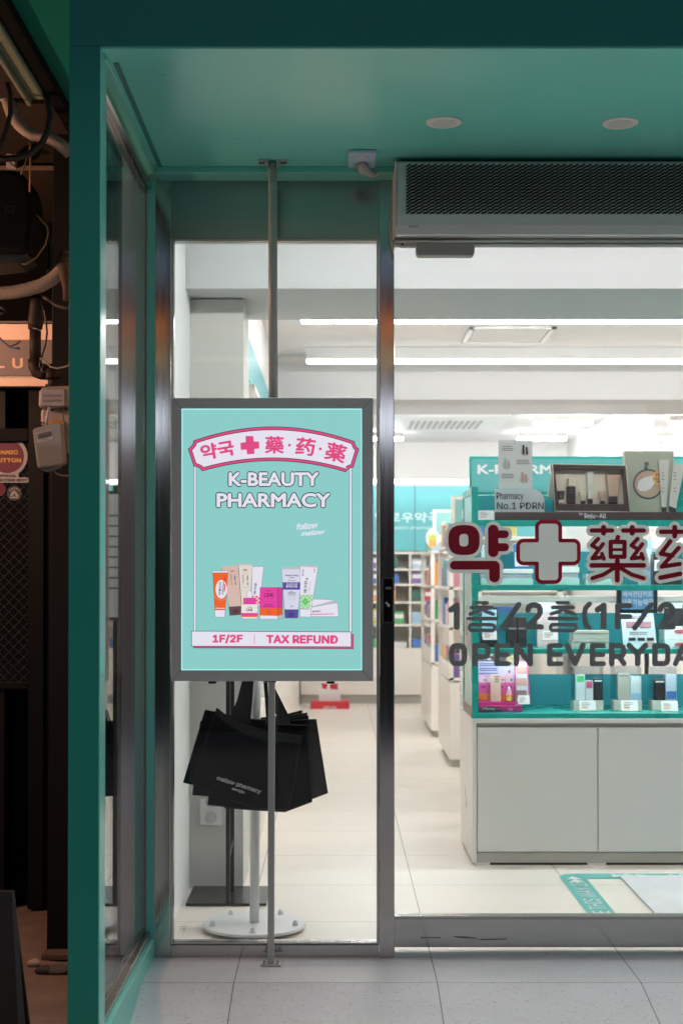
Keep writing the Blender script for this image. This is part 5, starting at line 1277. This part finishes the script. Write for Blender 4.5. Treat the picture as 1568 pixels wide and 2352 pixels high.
# green check tube
pr([(1030, 316), (1220, 326), (1146, 775), (1028, 770)], B_WHITE); pf([(1028, 294), (1222, 306), (1220, 328), (1028, 316)], B_GRY); pr([(1028, 776), (1144, 778), (1140, 862), (1026, 858)], B_WHITE)
for par in (0, 1, 2):
    pfm([[(1031 + i * 21.5, 620 + j * 21.5), (1052 + i * 21.5, 620 + j * 21.5), (1052 + i * 21.5, 641 + j * 21.5), (1031 + i * 21.5, 641 + j * 21.5)] for i in range(6) for j in range(7) if 1052 + i * 21.5 < 1172 - j * 3.5 and (2 if (i, j) in ((2, 2), (2, 4), (1, 3), (3, 3)) else (i + j) % 2) == par], (B_GR2, B_GRN, bl('deep_green', 88, 178, 84))[par])
qt('애크린', (1020, 520, 1152, 556), B_BLACK, 86); qt('겔', (1088, 440, 1114, 462), B_BLACK, 86); qt('Comedonal acne', (1064, 534, 1194, 550), B_GRN, 84); qt('13g', (1164, 354, 1202, 372), B_BLACK, 84); qt('동아제약', (1022, 372, 1096, 390), B_BLACK, 86)

# fittings below and above the lightbox
for a in (487, 759): MB().dbox(a - 9, 1566, a + 9, 1571, YLB + .015, YLB + .035).build('latch', BLACKM, lb, .002)
UP = mat('pole_grey', (.5, .5, .46), .38, .1, noise=.03)
ztp_ = zt_[0]
MB().box(PX(614, -.14, 914), PX(638, -.14, 914), -.15, -.12, ztp_ + .0003, ztp_ + .004).build('bracket', STEEL, lb)
p0 = (PX(627.5, -.14, 912), -.14, ztp_ + .004); p1 = (PX(626, -.165, 372), -.165, PZ(375, -.165))
MB().tube([p0, p1], .0148, 24).build('upper_pole', UP, lb)
zs_ = Z_SOF
xm_ = p1[0]; ZNC = mat('bracket_zinc', (.5, .5, .48), .35, .6)
for sg in (-1, 1):
    ub = MB(); ub.box(xm_ + sg * .0135, xm_ + sg * .047, -.187, -.143, zs_ - .0045, zs_ - .0006); ub.box(xm_ + sg * .0125, xm_ + sg * .0175, -.18, -.15, p1[2] - .02, zs_ - .003)
    ub.build('ceiling_bracket', ZNC, lb)
for dxx in (-.04, -.03, .03, .04): MB().lathe((xm_ + dxx, -.165, zs_ - .0046), [(.004, -.003), (.004, 0)], 10).build('screw', BLACKM, lb)
pbx = PX(622, -.1, 2000); pby = -.1
MB().box(PX(608, -.12, 1565), PX(634, -.12, 1565), -.14, -.1, zt_[3] - .006, zt_[3] - .0005).build('bracket', STEEL, lb, .001)
xt0 = PX(624, -.12, 1570)
vs = []
for (x, yy, z_) in ((pbx, pby, .006), (xt0, -.12, zt_[3] - .006)):
    vs += [(x - .0108, yy - .0108, z_), (x + .0108, yy - .0108, z_), (x + .0108, yy + .0108, z_), (x - .0108, yy + .0108, z_)]
MB().add(vs, [(3, 2, 1, 0), (4, 5, 6, 7), (0, 1, 5, 4), (1, 2, 6, 5), (2, 3, 7, 6), (3, 0, 4, 7)]).build('lower_pole', UP, lb, .0015)
MB().box(pbx - .033, pbx + .033, pby - .026, pby + .022, .0005, .006).build('floor_plate', mat('bracket_zinc', (.5, .5, .48), .35, .6), lb, .001)
for sx in (-.022, .022):
    for sy in (-.016, .012): MB().lathe((pbx + sx, pby + sy, .006), [(.0045, 0), (.0045, .002), (.002, .004)], 12).build('screw', STEEL, lb)

# ================================================================== ALLEY ON THE LEFT
YW = 1.2
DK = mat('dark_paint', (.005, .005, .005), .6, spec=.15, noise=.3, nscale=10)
DKB2 = mat('dark_wall', (.006, .0055, .005), .85, spec=.08, noise=.5, nscale=6, bump=.4, bscale=30)  # near-black base, mottled by noise
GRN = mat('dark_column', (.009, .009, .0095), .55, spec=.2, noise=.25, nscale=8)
tag(MB().box(-3.4, -.72, YW + .12, YW + .3, -.15, 3.6).build('alley_wall', DKB2), 'dark wall closing the alley left of the portal', 'wall')
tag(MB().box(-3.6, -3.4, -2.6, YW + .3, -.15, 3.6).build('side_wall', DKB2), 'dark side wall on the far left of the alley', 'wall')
# column
cl = MB(); cq = [P(123, 300, .48), P(250, 300, .48), P(250, 2192, .48), P(107, 2192, .48)]
y0, y1 = .48, 1.1
vs = [(x, y0, z_) for x, z_ in cq] + [(x, y1, z_) for x, z_ in cq]
cl.add(vs, [(0, 1, 2, 3), (7, 6, 5, 4), (0, 4, 5, 1), (1, 5, 6, 2), (2, 6, 7, 3), (3, 7, 4, 0)])
co = thing('steel_column', 'dark painted steel column beside the teal post with a rusty foot', 'column', (-1.0, .5, -.11))
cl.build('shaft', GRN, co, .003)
f0 = P(97, 2205, .42)
MB().box(f0[0], -.74, .40, .55, -.118, -.098).build('foot_plate', mat('rusty_plate', (.16, .1, .07), .8, noise=.4, nscale=20, bump=.4), co, .003)
# door with mesh glass and corrugated panels
ad = thing('alley_door', 'dark metal alley door with wire mesh glass and ribbed panels', 'door', (-1.4, YW, -.1))
y = YW
xm0 = PX(-260, y); xm1 = PX(118, y)
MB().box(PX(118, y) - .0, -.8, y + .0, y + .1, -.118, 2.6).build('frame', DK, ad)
MB().box(PX(68, y), PX(104, y), y - .03, y + .05, -.11, PZ(887, y)).build('stile', mat('dark_stile', (.006, .0065, .0055), .5, spec=.2, noise=.2), ad, .003)
MB().box(xm0, PX(68, y) - .001, y - .03, y + .05, PZ(1582, y), PZ(1566, y)).build('mid_rail', mat('dark_stile', (.006, .0065, .0055), .5, spec=.2, noise=.2), ad, .003)
MB().box(xm0, PX(68, y) - .001, y - .03, y + .05, PZ(1015, y), PZ(985, y)).build('top_rail', DK, ad, .003)
MB().box(xm0, PX(68, y) - .001, y + .005, y + .012, PZ(1566, y), PZ(1015, y)).build('mesh_pane', mat('dark_glass', (.008, .008, .009), .15), ad)
wm = MB(); wz0, wz1 = PZ(1566, y), PZ(1015, y); wx0, wx1 = PX(-120, y), PX(67, y); H_ = wz1 - wz0
x = wx0 - H_
while x < wx1:
    for sgn in (1, -1):
        a = Vector((x, 0, wz0)) if sgn > 0 else Vector((x, 0, wz1)); b_ = Vector((x + H_, 0, wz1)) if sgn > 0 else Vector((x + H_, 0, wz0))
        d = b_ - a; t0 = max(0, (wx0 - a.x) / d.x); t1 = min(1, (wx1 - a.x) / d.x)
        if t1 > t0: wm.tube([tuple(a + d * t0 + Vector((0, y + .003, 0))), tuple(a + d * t1 + Vector((0, y + .003, 0)))], .0011, 4, False)
    x += .042
wm.build('wire_mesh', mat('mesh_wire', (.1, .1, .095), .5, .3), ad)
def ribs(z0, z1, nm):
    mb = MB(); x = PX(-200, y); pr_ = .07; xe = PX(68, y) - .002; vs = []; 
    prof = []
    while x < xe - pr_ * 1.0:
        prof += [(x, y + .02), (x + .008, y - .012), (x + .036, y - .012), (x + .044, y + .02)]; x += pr_
    for p in prof: vs += [(p[0], p[1], z0), (p[0], p[1], z1)]
    fs = [(2 * i, 2 * i + 2, 2 * i + 3, 2 * i + 1) for i in range(len(prof) - 1)]
    mb.add(vs, fs); return mb.build(nm, mat('ribbed_sheet', (.007, .007, .006), .5, 0., spec=.25, noise=.2), ad)
ribs(-.08, PZ(1583, y), 'ribbed_panel'); ribs(PZ(984, y), PZ(890, y), 'ribbed_panel')
rp = MB(); x = PX(76, y)
MB().box(PX(104, y) + .001, PX(118, y), y - .01, y + .05, -.11, PZ(887, y)).build('frame', DK, ad)
# shop sign above door
as_ = thing('shop_sign', 'grey alley shop board with cream edges and capital letters LUE', 'sign', (-1.35, YW, PZ(887, YW)))
ysn = 1.08
CRB = mat('cream_board', (.82, .68, .54), .6, noise=.12, nscale=20); GRB2 = mat('grey_board', (.2, .19, .185), .5, noise=.15, nscale=8)
MB().box(PX(-300, ysn), PX(122, ysn), ysn, ysn + .05, PZ(887, ysn), PZ(743, ysn)).build('board', CRB, as_, .003)
MB().box(PX(-300, ysn), PX(121.5, ysn), ysn - .012, ysn - .0005, PZ(864, ysn), PZ(781, ysn)).build('panel', GRB2, as_, .002)
for s, bx_ in (('B', (-95, 822, -68, 845)), ('L', (-30, 822, 11, 845)), ('U', (28, 822, 53, 846)), ('E', (74, 822, 97, 846))):
    if s == 'L': bx_ = (-12, 822, 11, 845)
    text(s, bx_, ysn - .014, offset=.03).build('lettering', mat('cream_letter', (.75, .55, .42), .6), as_)
MB().box(PX(-300, ysn), PX(122, ysn), ysn - .01, ysn + .1, PZ(742, ysn), PZ(738, ysn)).build('flashing', mat('grey_flashing', (.12, .12, .12), .5), as_)
# stickers on the door
yst = YW - .002
sk = thing('round_sticker', 'round crimson PANIC BUTTON sticker with white outline on the alley door', 'sticker', (PX(25, yst), yst, PZ(1108, yst)))
SQ = lambda a, b_: (a / 5.2267 / 1.7417, (1700 + b_ / 5.2267) / 1.7417)
WST = mat('white_sticker', (.5, .47, .48), .5)
mb = MB(); mb.flat([SQ(*p) for p in circ(150, 655, 425, 60)], yst); mb.flat([SQ(*p) for p in rrect(-420, 950, 390, 1130, 20)], yst - .0002); mb.flat([SQ(*p) for p in rrect(-420, 1095, 605, 1206, 54)], yst - .0004); mb.build('backing', WST, sk)
MB().flat([SQ(*p) for p in circ(150, 655, 352, 60)], yst - .0006).build('disc', mat('crimson_print', (.17, .016, .05), .5), sk)
YEL = mat('yellow_print', (.75, .42, .06), .5)
def stx(s, box, m, par, yy, offset=.03, rot=0): 
    a = SQ(box[0], box[1]); b_ = SQ(box[2], box[3]); return text(s, (a[0], a[1], b_[0], b_[1]), yy, offset=offset, rot=rot).build('lettering', m, par)
stx('PANIC', (-75, 525, 380, 615), YEL, sk, yst - .001, .05); stx('BUTTON', (-140, 690, 445, 785), YEL, sk, yst - .001, .05)
stx('OFFICIAL', (-45, 1035, 348, 1090), INK, sk, yst - .001, .05); stx('DISTRIBUTING SPOT', (-330, 1125, 580, 1182), INK, sk, yst - .001, .05)
sk = thing('round_sticker', 'small dark green HAPPY INDEE sticker with white mountains on the alley door', 'sticker', (PX(33, yst), yst, PZ(1155, yst)))
MB().flat([SQ(*p) for p in circ(300, 1430, 158, 40)], yst).build('disc', mat('forest_print', (.035, .055, .045), .5), sk)
mb = MB(); mb.flat([SQ(*p) for p in ((203, 1482), (262, 1376), (276, 1392), (302, 1357), (330, 1405), (340, 1400), (395, 1487), (330, 1487), (298, 1420), (268, 1482))], yst - .0005); mb.build('mountain_print', WST, sk)
stx('INDEE', (202, 1495, 393, 1536), WST, sk, yst - .0005, .06)
for i, ch in enumerate('HAPPY'):
    an = R(-52 + i * 26); stx(ch, (300 + 112 * math.sin(an) - 16, 1430 - 105 * math.cos(an) - 20, 300 + 112 * math.sin(an) + 16, 1430 - 105 * math.cos(an) + 20), WST, sk, yst - .0005, .05, -math.degrees(an))
sk = tag(MB().flat([SQ(*p) for p in ((-300, 1215), (60, 1215), (115, 1290), (125, 1400), (60, 1480), (-300, 1500))], yst).build('torn_sticker', mat('dark_crimson', (.16, .012, .035), .6)), 'dark crimson sticker patch below the round sticker at the picture edge', 'sticker')
tag(MB().flat([(-40, 999), (67, 1000), (67, 1013), (40, 1016), (-40, 1006)], yst - .0015).build('paper_strip', mat('grey_paper', (.2, .19, .2), .7)), 'grey strip of paper along the top of the alley door glass', 'paper')

# gas meter and pipes
YM = .30
PIPE = mat('rusty_pipe', (.016, .012, .01), .6, .1, spec=.3, noise=.5, nscale=25, bump=.5, bscale=60, dirt=(.055, .036, .025))
def pth(pts, y): return [(PX(a, y, b_), y, PZ(b_, y)) for a, b_ in pts]
gp = thing('gas_pipe', 'rusty steel gas pipe with elbows leading down to the meter', 'pipe', (PX(95, YM), YM, PZ(890, YM)))
MB().tube(pth([(89, 680), (85, 700), (82, 740), (81, 752)], YM), [.022, .026, .028, .026], 14).build('upper_fitting', PIPE, gp)
MB().tube(pth([(81, 748), (81, 832)], YM), .0205, 16).build('pipe', PIPE, gp)
MB().tube(pth([(81, 750), (81, 755)], YM), .026, 16).build('collar', PIPE, gp)
MB().tube(pth([(80, 825), (81, 842), (86, 854), (96, 858), (104, 857)], YM), [.025, .025, .0235, .022, .023], 16).build('elbow', PIPE, gp)
MB().tube(pth([(96, 857), (104, 850), (114, 851), (120, 858), (121.5, 870)], YM), [.022, .025, .027, .027, .028], 16).build('elbow', PIPE, gp)
MB().tube(pth([(121.5, 868), (121.5, 890)], YM), .018, 14).build('pipe', PIPE, gp)
MB().tube(pth([(121.5, 883), (121.5, 889)], YM), .027, 14).build('collar', PIPE, gp)
MB().tube(pth([(82, 754), (81, 757)], YM), .0212, 14).build('sealing_tape', mat('white_tape', (.5, .45, .4), .8), gp)
gm = thing('gas_meter', 'dirty beige gas meter with a hanging grey readout box', 'meter', (PX(125, YM), YM, PZ(1090, YM)))
MQ = lambda a, b_: ((100 + a / 4.705) / 1.7417, (1450 + b_ / 4.705) / 1.7417)
BGE = mat('beige_plastic', (.34, .26, .2), .45, noise=.2, nscale=15); BGY = mat('grey_beige_plastic', (.3, .26, .215), .3, noise=.1, nscale=10, coat=.3)
MB().prism([MQ(*p) for p in ((258, 545), (285, 505), (330, 455), (500, 440), (1100, 425), (1100, 830), (740, 815), (300, 852), (247, 830))], YM - .06, YM + .08).build('top_cover', BGE, gm, .008)
MB().prism([MQ(*p) for p in rrect(300, 500, 742, 815, 45)], YM - .064, YM - .0605).build('index_window', mat('frosted_window', (.42, .38, .37), .25, noise=.2, nscale=60), gm, .002)
mb = MB()
for yy in (610, 700): mb.flat([MQ(*p) for p in ((340, yy), (690, yy - 10), (690, yy + 30), (340, yy + 40))], YM - .0648)
mb.build('index_dial', mat('dull_grey', (.26, .23, .23), .5), gm)
MB().prism([MQ(*p) for p in ((300, 860), (1100, 850), (1100, 1700), (760, 1720), (700, 1300), (290, 1180), (290, 960))], YM - .01, YM + .07).build('body', mat('dirty_white', (.4, .34, .3), .6, noise=.35, nscale=20), gm, .01)
MB().prism([MQ(*p) for p in circ(600, 1210, 135, 30)], YM - .016, YM - .0105).build('warning_label', mat('amber_label', (.6, .26, .03), .5), gm)
for a, b_ in ((502, 897), (772, 885), (313, 1128)): MB().prism([MQ(*p) for p in circ(a, b_, 16, 14)], YM - .017, YM - .0105).build('screw', BLACKM, gm)
ro = MB().prism([MQ(*p) for p in ((138, 1275), (160, 1240), (340, 1190), (560, 1130), (640, 1120), (690, 1150), (745, 1860), (720, 1900), (640, 1935), (260, 1990), (228, 1975))], YM - .085, YM - .03).build('readout_box', BGY, gm, .009)
MB().prism([MQ(*p) for p in ((280, 1998), (690, 1925), (650, 1975), (540, 2020), (390, 2058), (350, 2040))], YM - .07, YM - .04).build('mounting_tab', mat('grey_tab', (.2, .2, .19), .4), ro, .003)
MB().flat([MQ(*p) for p in ((206, 1328), (510, 1252), (527, 1440), (227, 1527))], YM - .0857).build('display_label', WST, ro)
MB().flat([MQ(*p) for p in ((238, 1345), (488, 1283), (496, 1375), (246, 1446))], YM - .0863).build('display_frame', mat('dark_red_line', (.2, .03, .05), .5), ro)
MB().flat([MQ(*p) for p in ((246, 1351), (481, 1292), (488, 1371), (254, 1437))], YM - .0868).build('display', mat('lcd_grey', (.17, .175, .14), .25), ro)
a = MQ(285, 1350); b_ = MQ(472, 1398)
text('0002111', (a[0], a[1], b_[0], b_[1]), YM - .0872, rot=14).build('lettering', INK, ro)
a = MQ(310, 1436); b_ = MQ(436, 1452); text('원격검침기', (a[0], a[1], b_[0], b_[1]), YM - .0865, rot=14, offset=.02).build('lettering', INK, ro)
MB().tube([(PX(MQ(455, 840)[0], YM - .07), YM - .07, PZ(MQ(455, 840)[1], YM - .07)), (PX(MQ(400, 1080)[0], YM - .07), YM - .07, PZ(MQ(400, 1080)[1], YM - .07)), (PX(MQ(395, 1180)[0], YM - .06), YM - .06, PZ(MQ(395, 1180)[1], YM - .06))], .0055, 8).build('cable_tie', mat('clear_tie', (.5, .46, .44), .4), gm)
MB().tube(pth([MQ(655, 820), MQ(710, 1000), MQ(740, 1180), MQ(800, 1300), MQ(900, 1400)], YM - .03), .003, 6).build('wire', mat('taupe_wire', (.2, .16, .13), .6), gm)
MB().tube(pth([MQ(535, 2040), MQ(600, 2095), MQ(700, 2130), MQ(850, 2130), MQ(1000, 2100)], YM - .05), .0032, 6).build('wire', mat('tan_wire', (.4, .28, .18), .6), gm)

# hoses and cables
HO = mat('insulated_hose', (.5, .4, .33), .7, noise=.3, nscale=30, bump=.6, bscale=90, dirt=(.3, .22, .17))
yh = .25
tag(MB().tube(pth([(-80, 678), (-20, 674), (30, 671), (65, 664), (95, 655), (120, 641), (138, 624), (150, 604), (160, 580)], yh), .0235, 18).build('insulated_hose', HO), 'pale taped hose curving up across the alley above the gas pipe', 'hose')
tag(MB().tube(pth([(150, 580), (146, 605), (150, 630), (153, 660), (150, 690)], yh - .02), [.02, .026, .022, .014, .008], 10).build('torn_wrap', mat('torn_wrap', (.09, .06, .045), .95, noise=.6, nscale=40, bump=1., bscale=50)), 'torn brown wrapping where the pale hose meets the teal post', 'wrapping')
yh = .1
tag(MB().tube(pth([(-30, 215), (10, 218), (22, 240), (30, 262), (45, 285), (60, 300), (75, 310), (95, 312), (118, 318), (140, 332), (160, 350)], yh), [.02, .022, .024, .024, .023, .02, .021, .02, .022, .022, .022], 14).build('insulated_hose', HO), 'pale wrapped hose bending along the alley ceiling by the cable loop', 'hose')
CB_ = mat('black_cable', (.007, .007, .008), .4)
yh = -.05
tag(MB().tube(pth([(26, 60), (40, 110), (62, 160), (90, 190), (108, 225), (115, 265), (110, 300), (95, 330), (70, 352), (40, 362), (10, 364), (-25, 355)], yh), .011, 12).build('black_cable', CB_), 'thick black cable hanging in a wide loop at the upper left', 'cable')
tag(MB().tube(pth([(4, -20), (4, 60), (3, 140), (14, 185), (24, 215), (24, 260), (14, 300), (4, 325), (-5, 345)], yh - .02), .0085, 10).build('black_cable', CB_), 'thinner black cable hanging straight down at the left edge', 'cable')
tag(MB().tube(pth([(68, 325), (70, 350), (69, 400), (68, 440)], .0), .003, 6).build('orange_wire', mat('orange_wire', (.45, .16, .05), .5)), 'orange wire dropping from the alley ceiling behind the speaker', 'wire')
tag(MB().tube(pth([(72, 325), (66, 350), (58, 375), (48, 400)], .02), .003, 6).build('olive_wire', mat('olive_wire', (.12, .1, .05), .6)), 'olive wire slanting down from the alley ceiling to the speaker', 'wire')
tag(MB().tube(pth([(70, 480), (90, 500), (108, 520), (110, 535), (104, 560), (84, 590), (60, 606), (45, 604)], .12), .0032, 8).build('ochre_wire', mat('ochre_wire', (.3, .18, .06), .5)), 'ochre wire loop leaving the right side of the black speaker', 'wire')
yh = .3
cr = MB(); base = pth([(72, 490), (90, 510), (105, 535), (116, 565), (118, 600), (112, 640)], yh); pp = []; rr_ = []
for i in range(len(base) - 1):
    for k in range(12):
        t = k / 12; pp.append(tuple(base[i][j] * (1 - t) + base[i + 1][j] * t for j in range(3))); rr_.append(.012 if k % 2 else .0095)
tag(cr.tube(pp, rr_, 10).build('corrugated_conduit', CB_), 'black corrugated conduit curving down beside the speaker', 'conduit')
tag(MB().tube(pth([(-10, 770), (5, 782), (22, 797), (34, 799), (45, 800)], .6), .004, 6).build('blue_wire', mat('blue_wire', (.08, .17, .35), .5)), 'loose blue wire end hanging over the grey shop board', 'wire')
tag(MB().tube(pth([(-10, 765), (6, 782), (22, 795), (36, 791), (47, 783)], .59), .003, 6).build('brown_wire', mat('brown_wire', (.12, .06, .05), .5)), 'loose brown wire end hanging over the grey shop board', 'wire')
tag(MB().tube(pth([(94, 690), (102, 715), (106, 740), (108, 762), (105, 790), (97, 815), (92, 835), (90, 850)], .27), .0035, 8).build('dark_wire', CB_), 'dark wire running down right of the rusty gas pipe', 'wire')
tag(MB().tube(pth([(92, 822), (104, 830), (116, 842), (132, 846), (150, 842), (165, 835)], .27), .0032, 8).build('white_wire', mat('white_wire', (.4, .33, .28), .5)), 'thin white wire sagging from the gas pipe to the teal post', 'wire')
tag(MB().tube(pth([(94, 676), (110, 688), (126, 699), (145, 706), (165, 708)], .28), .006, 8).build('grey_conduit', mat('grey_conduit', (.1, .075, .06), .7)), 'thin brown conduit running right from above the gas pipe', 'conduit')
tag(MB().tube(pth([(-20, 700), (4, 706), (14, 712), (10, 720), (-10, 722)], .55), .006, 8).build('wire_bundle', mat('dark_bundle', (.05, .055, .055), .4)), 'looped grey wire bundle at the left edge under the pale hose', 'wire')
# speaker
sp = thing('speaker', 'black wall speaker with rounded corners at the left edge', 'speaker', (PX(20, .05), .05, PZ(600, .05)))
ysp = .05
MB().prism([(-120, 388), (20, 386), (45, 392), (62, 410), (72, 440), (75, 480), (74, 520), (70, 568), (60, 580), (-120, 578)], ysp, ysp + .2).build('cabinet', mat('speaker_black', (.006, .006, .006), .7, spec=.1, bump=.3, bscale=400), sp, .02, 3)
MB().prism([(-120, 580), (64, 580), (56, 590), (36, 600), (-20, 606), (-120, 606)], ysp + .02, ysp + .2).build('lower_shell', mat('speaker_shell', (.02, .026, .026), .5), sp, .012, 3)
bd = MB()
q = (12.5, 473, 31, 486)
for e in ((q[0], q[1], q[2], q[1] + .6), (q[0], q[3] - .6, q[2], q[3]), (q[0], q[1], q[0] + .6, q[3]), (q[2] - .6, q[1], q[2], q[3])): bd.flat([(e[0], e[1]), (e[2], e[1]), (e[2], e[3]), (e[0], e[3])], ysp - .0015)
bd.build('badge', mat('badge_grey', (.06, .055, .045), .5), sp)
# ceiling of the alley: planks, beam and metal cover
PLK = mat('brown_plank', (.04, .028, .02), .85, spec=.15, noise=.5, nscale=5, stretch=(1, 1, 6), bump=.5, bscale=20)
al = thing('alley_ceiling', 'brown plank ceiling and beams over the alley with a pale metal cover', 'ceiling', (-1.3, .4, 2.8))
MB().add([(-3.4, YW + .11, 2.37), (-.68, YW + .11, 2.37), (-.68, YF + .06, 2.86), (-3.4, YF + .06, 2.86), (-3.4, YW + .11, 2.45), (-.68, YW + .11, 2.45), (-.93, YF + .06, 2.99), (-3.4, YF + .06, 2.99)], [(3, 2, 1, 0), (4, 5, 6, 7), (0, 1, 5, 4), (1, 2, 6, 5), (2, 3, 7, 6), (3, 0, 4, 7)]).build('plank', PLK, al) if False else None
MB().box(-3.4, -.972, YF - .8, YW + .12, 2.9, 3.04).build('ceiling_board', PLK, al)
MB().box(-3.4, -.7, .55, YW + .12, 2.785, 2.8995).build('plank', PLK, al)
MB().box(-3.4, -.7, .535, .5495, 2.787, 2.80).build('ledge', mat('pale_ledge', (.2, .13, .09), .8, noise=.4), al)
# dark rafters along the eave edge
MB().box(-.9685, -.9215, YF - .8, 1.1, 2.87, 3.0).build('beam', DKB2, al, .004)
mc = MB()
A = [(PX(9, -.5), -.5, PZ(118, -.5)), (PX(68, .1), .1, PZ(232, .1))]
q = [P(4, 130, -.45), P(60, 170, -.45)]
yA, yB = -.6, .12
p1, p2, p3, p4 = (PX(6, yA), yA, PZ(135, yA)), (PX(33, yA), yA, PZ(122, yA)), (PX(98, yB), yB, PZ(232, yB)), (PX(82, yB), yB, PZ(236, yB))
vs = [p1, p2, p3, p4, (p1[0], p1[1], p1[2] + .05), (p2[0], p2[1], p2[2] + .05), (p3[0], p3[1], p3[2] + .05), (p4[0], p4[1], p4[2] + .05)]
COV = mat('pale_green_cover', (.2, .21, .14), .6, noise=.3, nscale=15, bump=.3)
tag(MB().box(-1.02, -.972, -.8, -.02, 2.86, 2.895).build('metal_cover', COV, None, .006), 'pale olive sheet metal cover under the alley ceiling', 'cover')
tag(MB().box(-1.034, -1.0215, -.8, 0, 2.845, 2.895).build('cover_rail', mat('pale_rail', (.25, .23, .16), .6), None, .002), 'pale metal rail along the edge of the olive cover', 'rail')
jb = thing('junction_box', 'small white junction box with red and black wires on the alley ceiling beam', 'junction box', (PX(24, .5), .5, PZ(385, .5)))
MB().dbox(14, 352, 35, 383, .5, .53).build('box', mat('junction_white', (.4, .38, .38), .5), jb, .002)
MB().tube(pth([(17, 355), (20, 368), (28, 378), (38, 382)], .49), .003, 6).build('wire', mat('dark_red_wire', (.15, .02, .03), .5), jb)
# objects on the alley ground
def rock(nm, lbx, x, y, z, r, m, sq=(1, 1, .6)):
    bm_ = bmesh.new(); bmesh.ops.create_icosphere(bm_, subdivisions=3, radius=r)
    for v in bm_.verts:
        k = 1 + .22 * math.sin(v.co.x * 90 / r * .03 + x * 5) * math.sin(v.co.y * 3.1 / r) + random.uniform(-.05, .05)
        v.co = Vector((v.co.x * sq[0] * k, v.co.y * sq[1] * k, v.co.z * sq[2] * k)) + Vector((x, y, z))
    me = bpy.data.meshes.new(nm); bm_.to_mesh(me); bm_.free(); me.materials.append(m)
    o = bpy.data.objects.new(nm, me); COL.objects.link(o); tag(o, lbx, 'stone'); return o
g = floor_pt(78, 2222, -.118); rock('shell', 'pale shell lying on the brown alley ground', g.x, g.y, -.105, .024, mat('shell', (.55, .42, .32), .7, noise=.2, nscale=60), (1, .7, .6))
g = floor_pt(103, 2238, -.118); rock('stone', 'dark rounded stone under the rusty foot plate', g.x, g.y, -.105, .026, mat('dark_stone', (.07, .06, .06), .8, noise=.3, nscale=60), (1.2, .8, .6))
g = floor_pt(135, 2236, -.118); rock('rubble', 'rough grey rubble wedged beneath the column foot', g.x, g.y, -.108, .04, mat('rubble', (.14, .12, .1), .95, noise=.5, nscale=40, bump=1., bscale=80), (1.5, .8, .5))
for i in range(0): pass
# folding board at the bottom-left corner
ab = thing('folding_board', 'black folding pavement board cut off at the bottom left corner', 'board', (PX(10, -.55), -.55, -.12))
yb = -.6
MB().prism([(-120, 2047), (30, 2048), (36, 2120), (56, 2420), (-120, 2420)], yb, yb + .02).build('panel', mat('board_black', (.01, .01, .011), .5), ab, .003)
MB().prism([(27, 2048), (33, 2048), (63, 2420), (45, 2420)], yb - .004, yb - .0008).build('edge_trim', mat('trim_grey', (.05, .055, .055), .4), ab)
MB().prism([(-120, 2060), (30, 2060), (70, 2380), (-120, 2380)], yb + .14, yb + .155).build('rear_panel', mat('board_black', (.01, .01, .011), .5), ab)
# warm lamp of the alley
alp = thing('alley_lamp', 'warm orange bulb lamp on the alley side wall', 'lamp', (-2.2, -.1, 2.2))
MB().lathe((-2.2, -.1, 2.28), [(.02, .08), (.025, .06), (.09, .0), (.088, -.002), (.02, .05)], 24).build('shade', BLACKM, alp)
OB = emit('warm_bulb', (1, .38, .14), 30.)
MB().lathe((-2.2, -.1, 2.2), [(.012, .06), (.03, .03), (.035, 0), (.025, -.025), (.008, -.035)], 20).build('bulb', OB, alp, smooth=True)
pl_ = bpy.data.lights.new('alley_bulb', 'POINT'); pl_.energy = 36; pl_.color = (1, .56, .37); pl_.shadow_soft_size = .05
plo = bpy.data.objects.new('alley_bulb', pl_); COL.objects.link(plo); plo.parent = alp; plo.location = (0.0, 0, -.06)

slp = thing('sign_lamp', 'small warm spot lamp aimed at the alley shop board', 'lamp', (-2.05, .45, 2.62))
MB().tube([(-2.05, .45, 2.79), (-2.05, .45, 2.66)], .008, 8).build('stem', BLACKM, slp)
MB().lathe((-2.05, .45, 2.62), [(.02, .05), (.03, .04), (.045, .0), (.042, .001), (.02, .035)], 20).build('shade', BLACKM, slp)
spt = bpy.data.lights.new('sign_bulb', 'SPOT'); spt.energy = 16; spt.color = (1, .33, .18); spt.spot_size = R(36); spt.spot_blend = .5; spt.shadow_soft_size = .03
spo = bpy.data.objects.new('sign_bulb', spt); COL.objects.link(spo); spo.parent = slp; spo.location = (.0, .0, -.02)
spo.rotation_euler = (Vector((-1.2, 1.08, 2.16)) - Vector((-2.05, .45, 2.6))).to_track_quat('-Z', 'Y').to_euler()

# ================================================================== ACROSS THE STREET (seen only in reflections)
ob_ = thing('opposite_building', 'dark shop building across the street, seen only as reflections', 'building', (0, -9, -.2))
MB().box(-12, 12, -9.6, -9, -.2, 4.1).build('wall', mat('dark_brick', (.07, .06, .055), .8, noise=.3), ob_)
MB().box(-2.5, 1.2, -8.99, -8.95, 3.62, 3.74).build('shop_light', emit('street_orange', (1, .28, .08), .75), ob_)
MB().box(-2.5, 1.2, -8.99, -8.95, 3.36, 3.4).build('shop_light', emit('street_yellow', (1, .7, .3), 1.2), ob_)
MB().box(-3, 3, -8.99, -8.95, 2.6, 2.95).build('window', emit('street_white', (.8, .85, 1), 1.3), ob_)
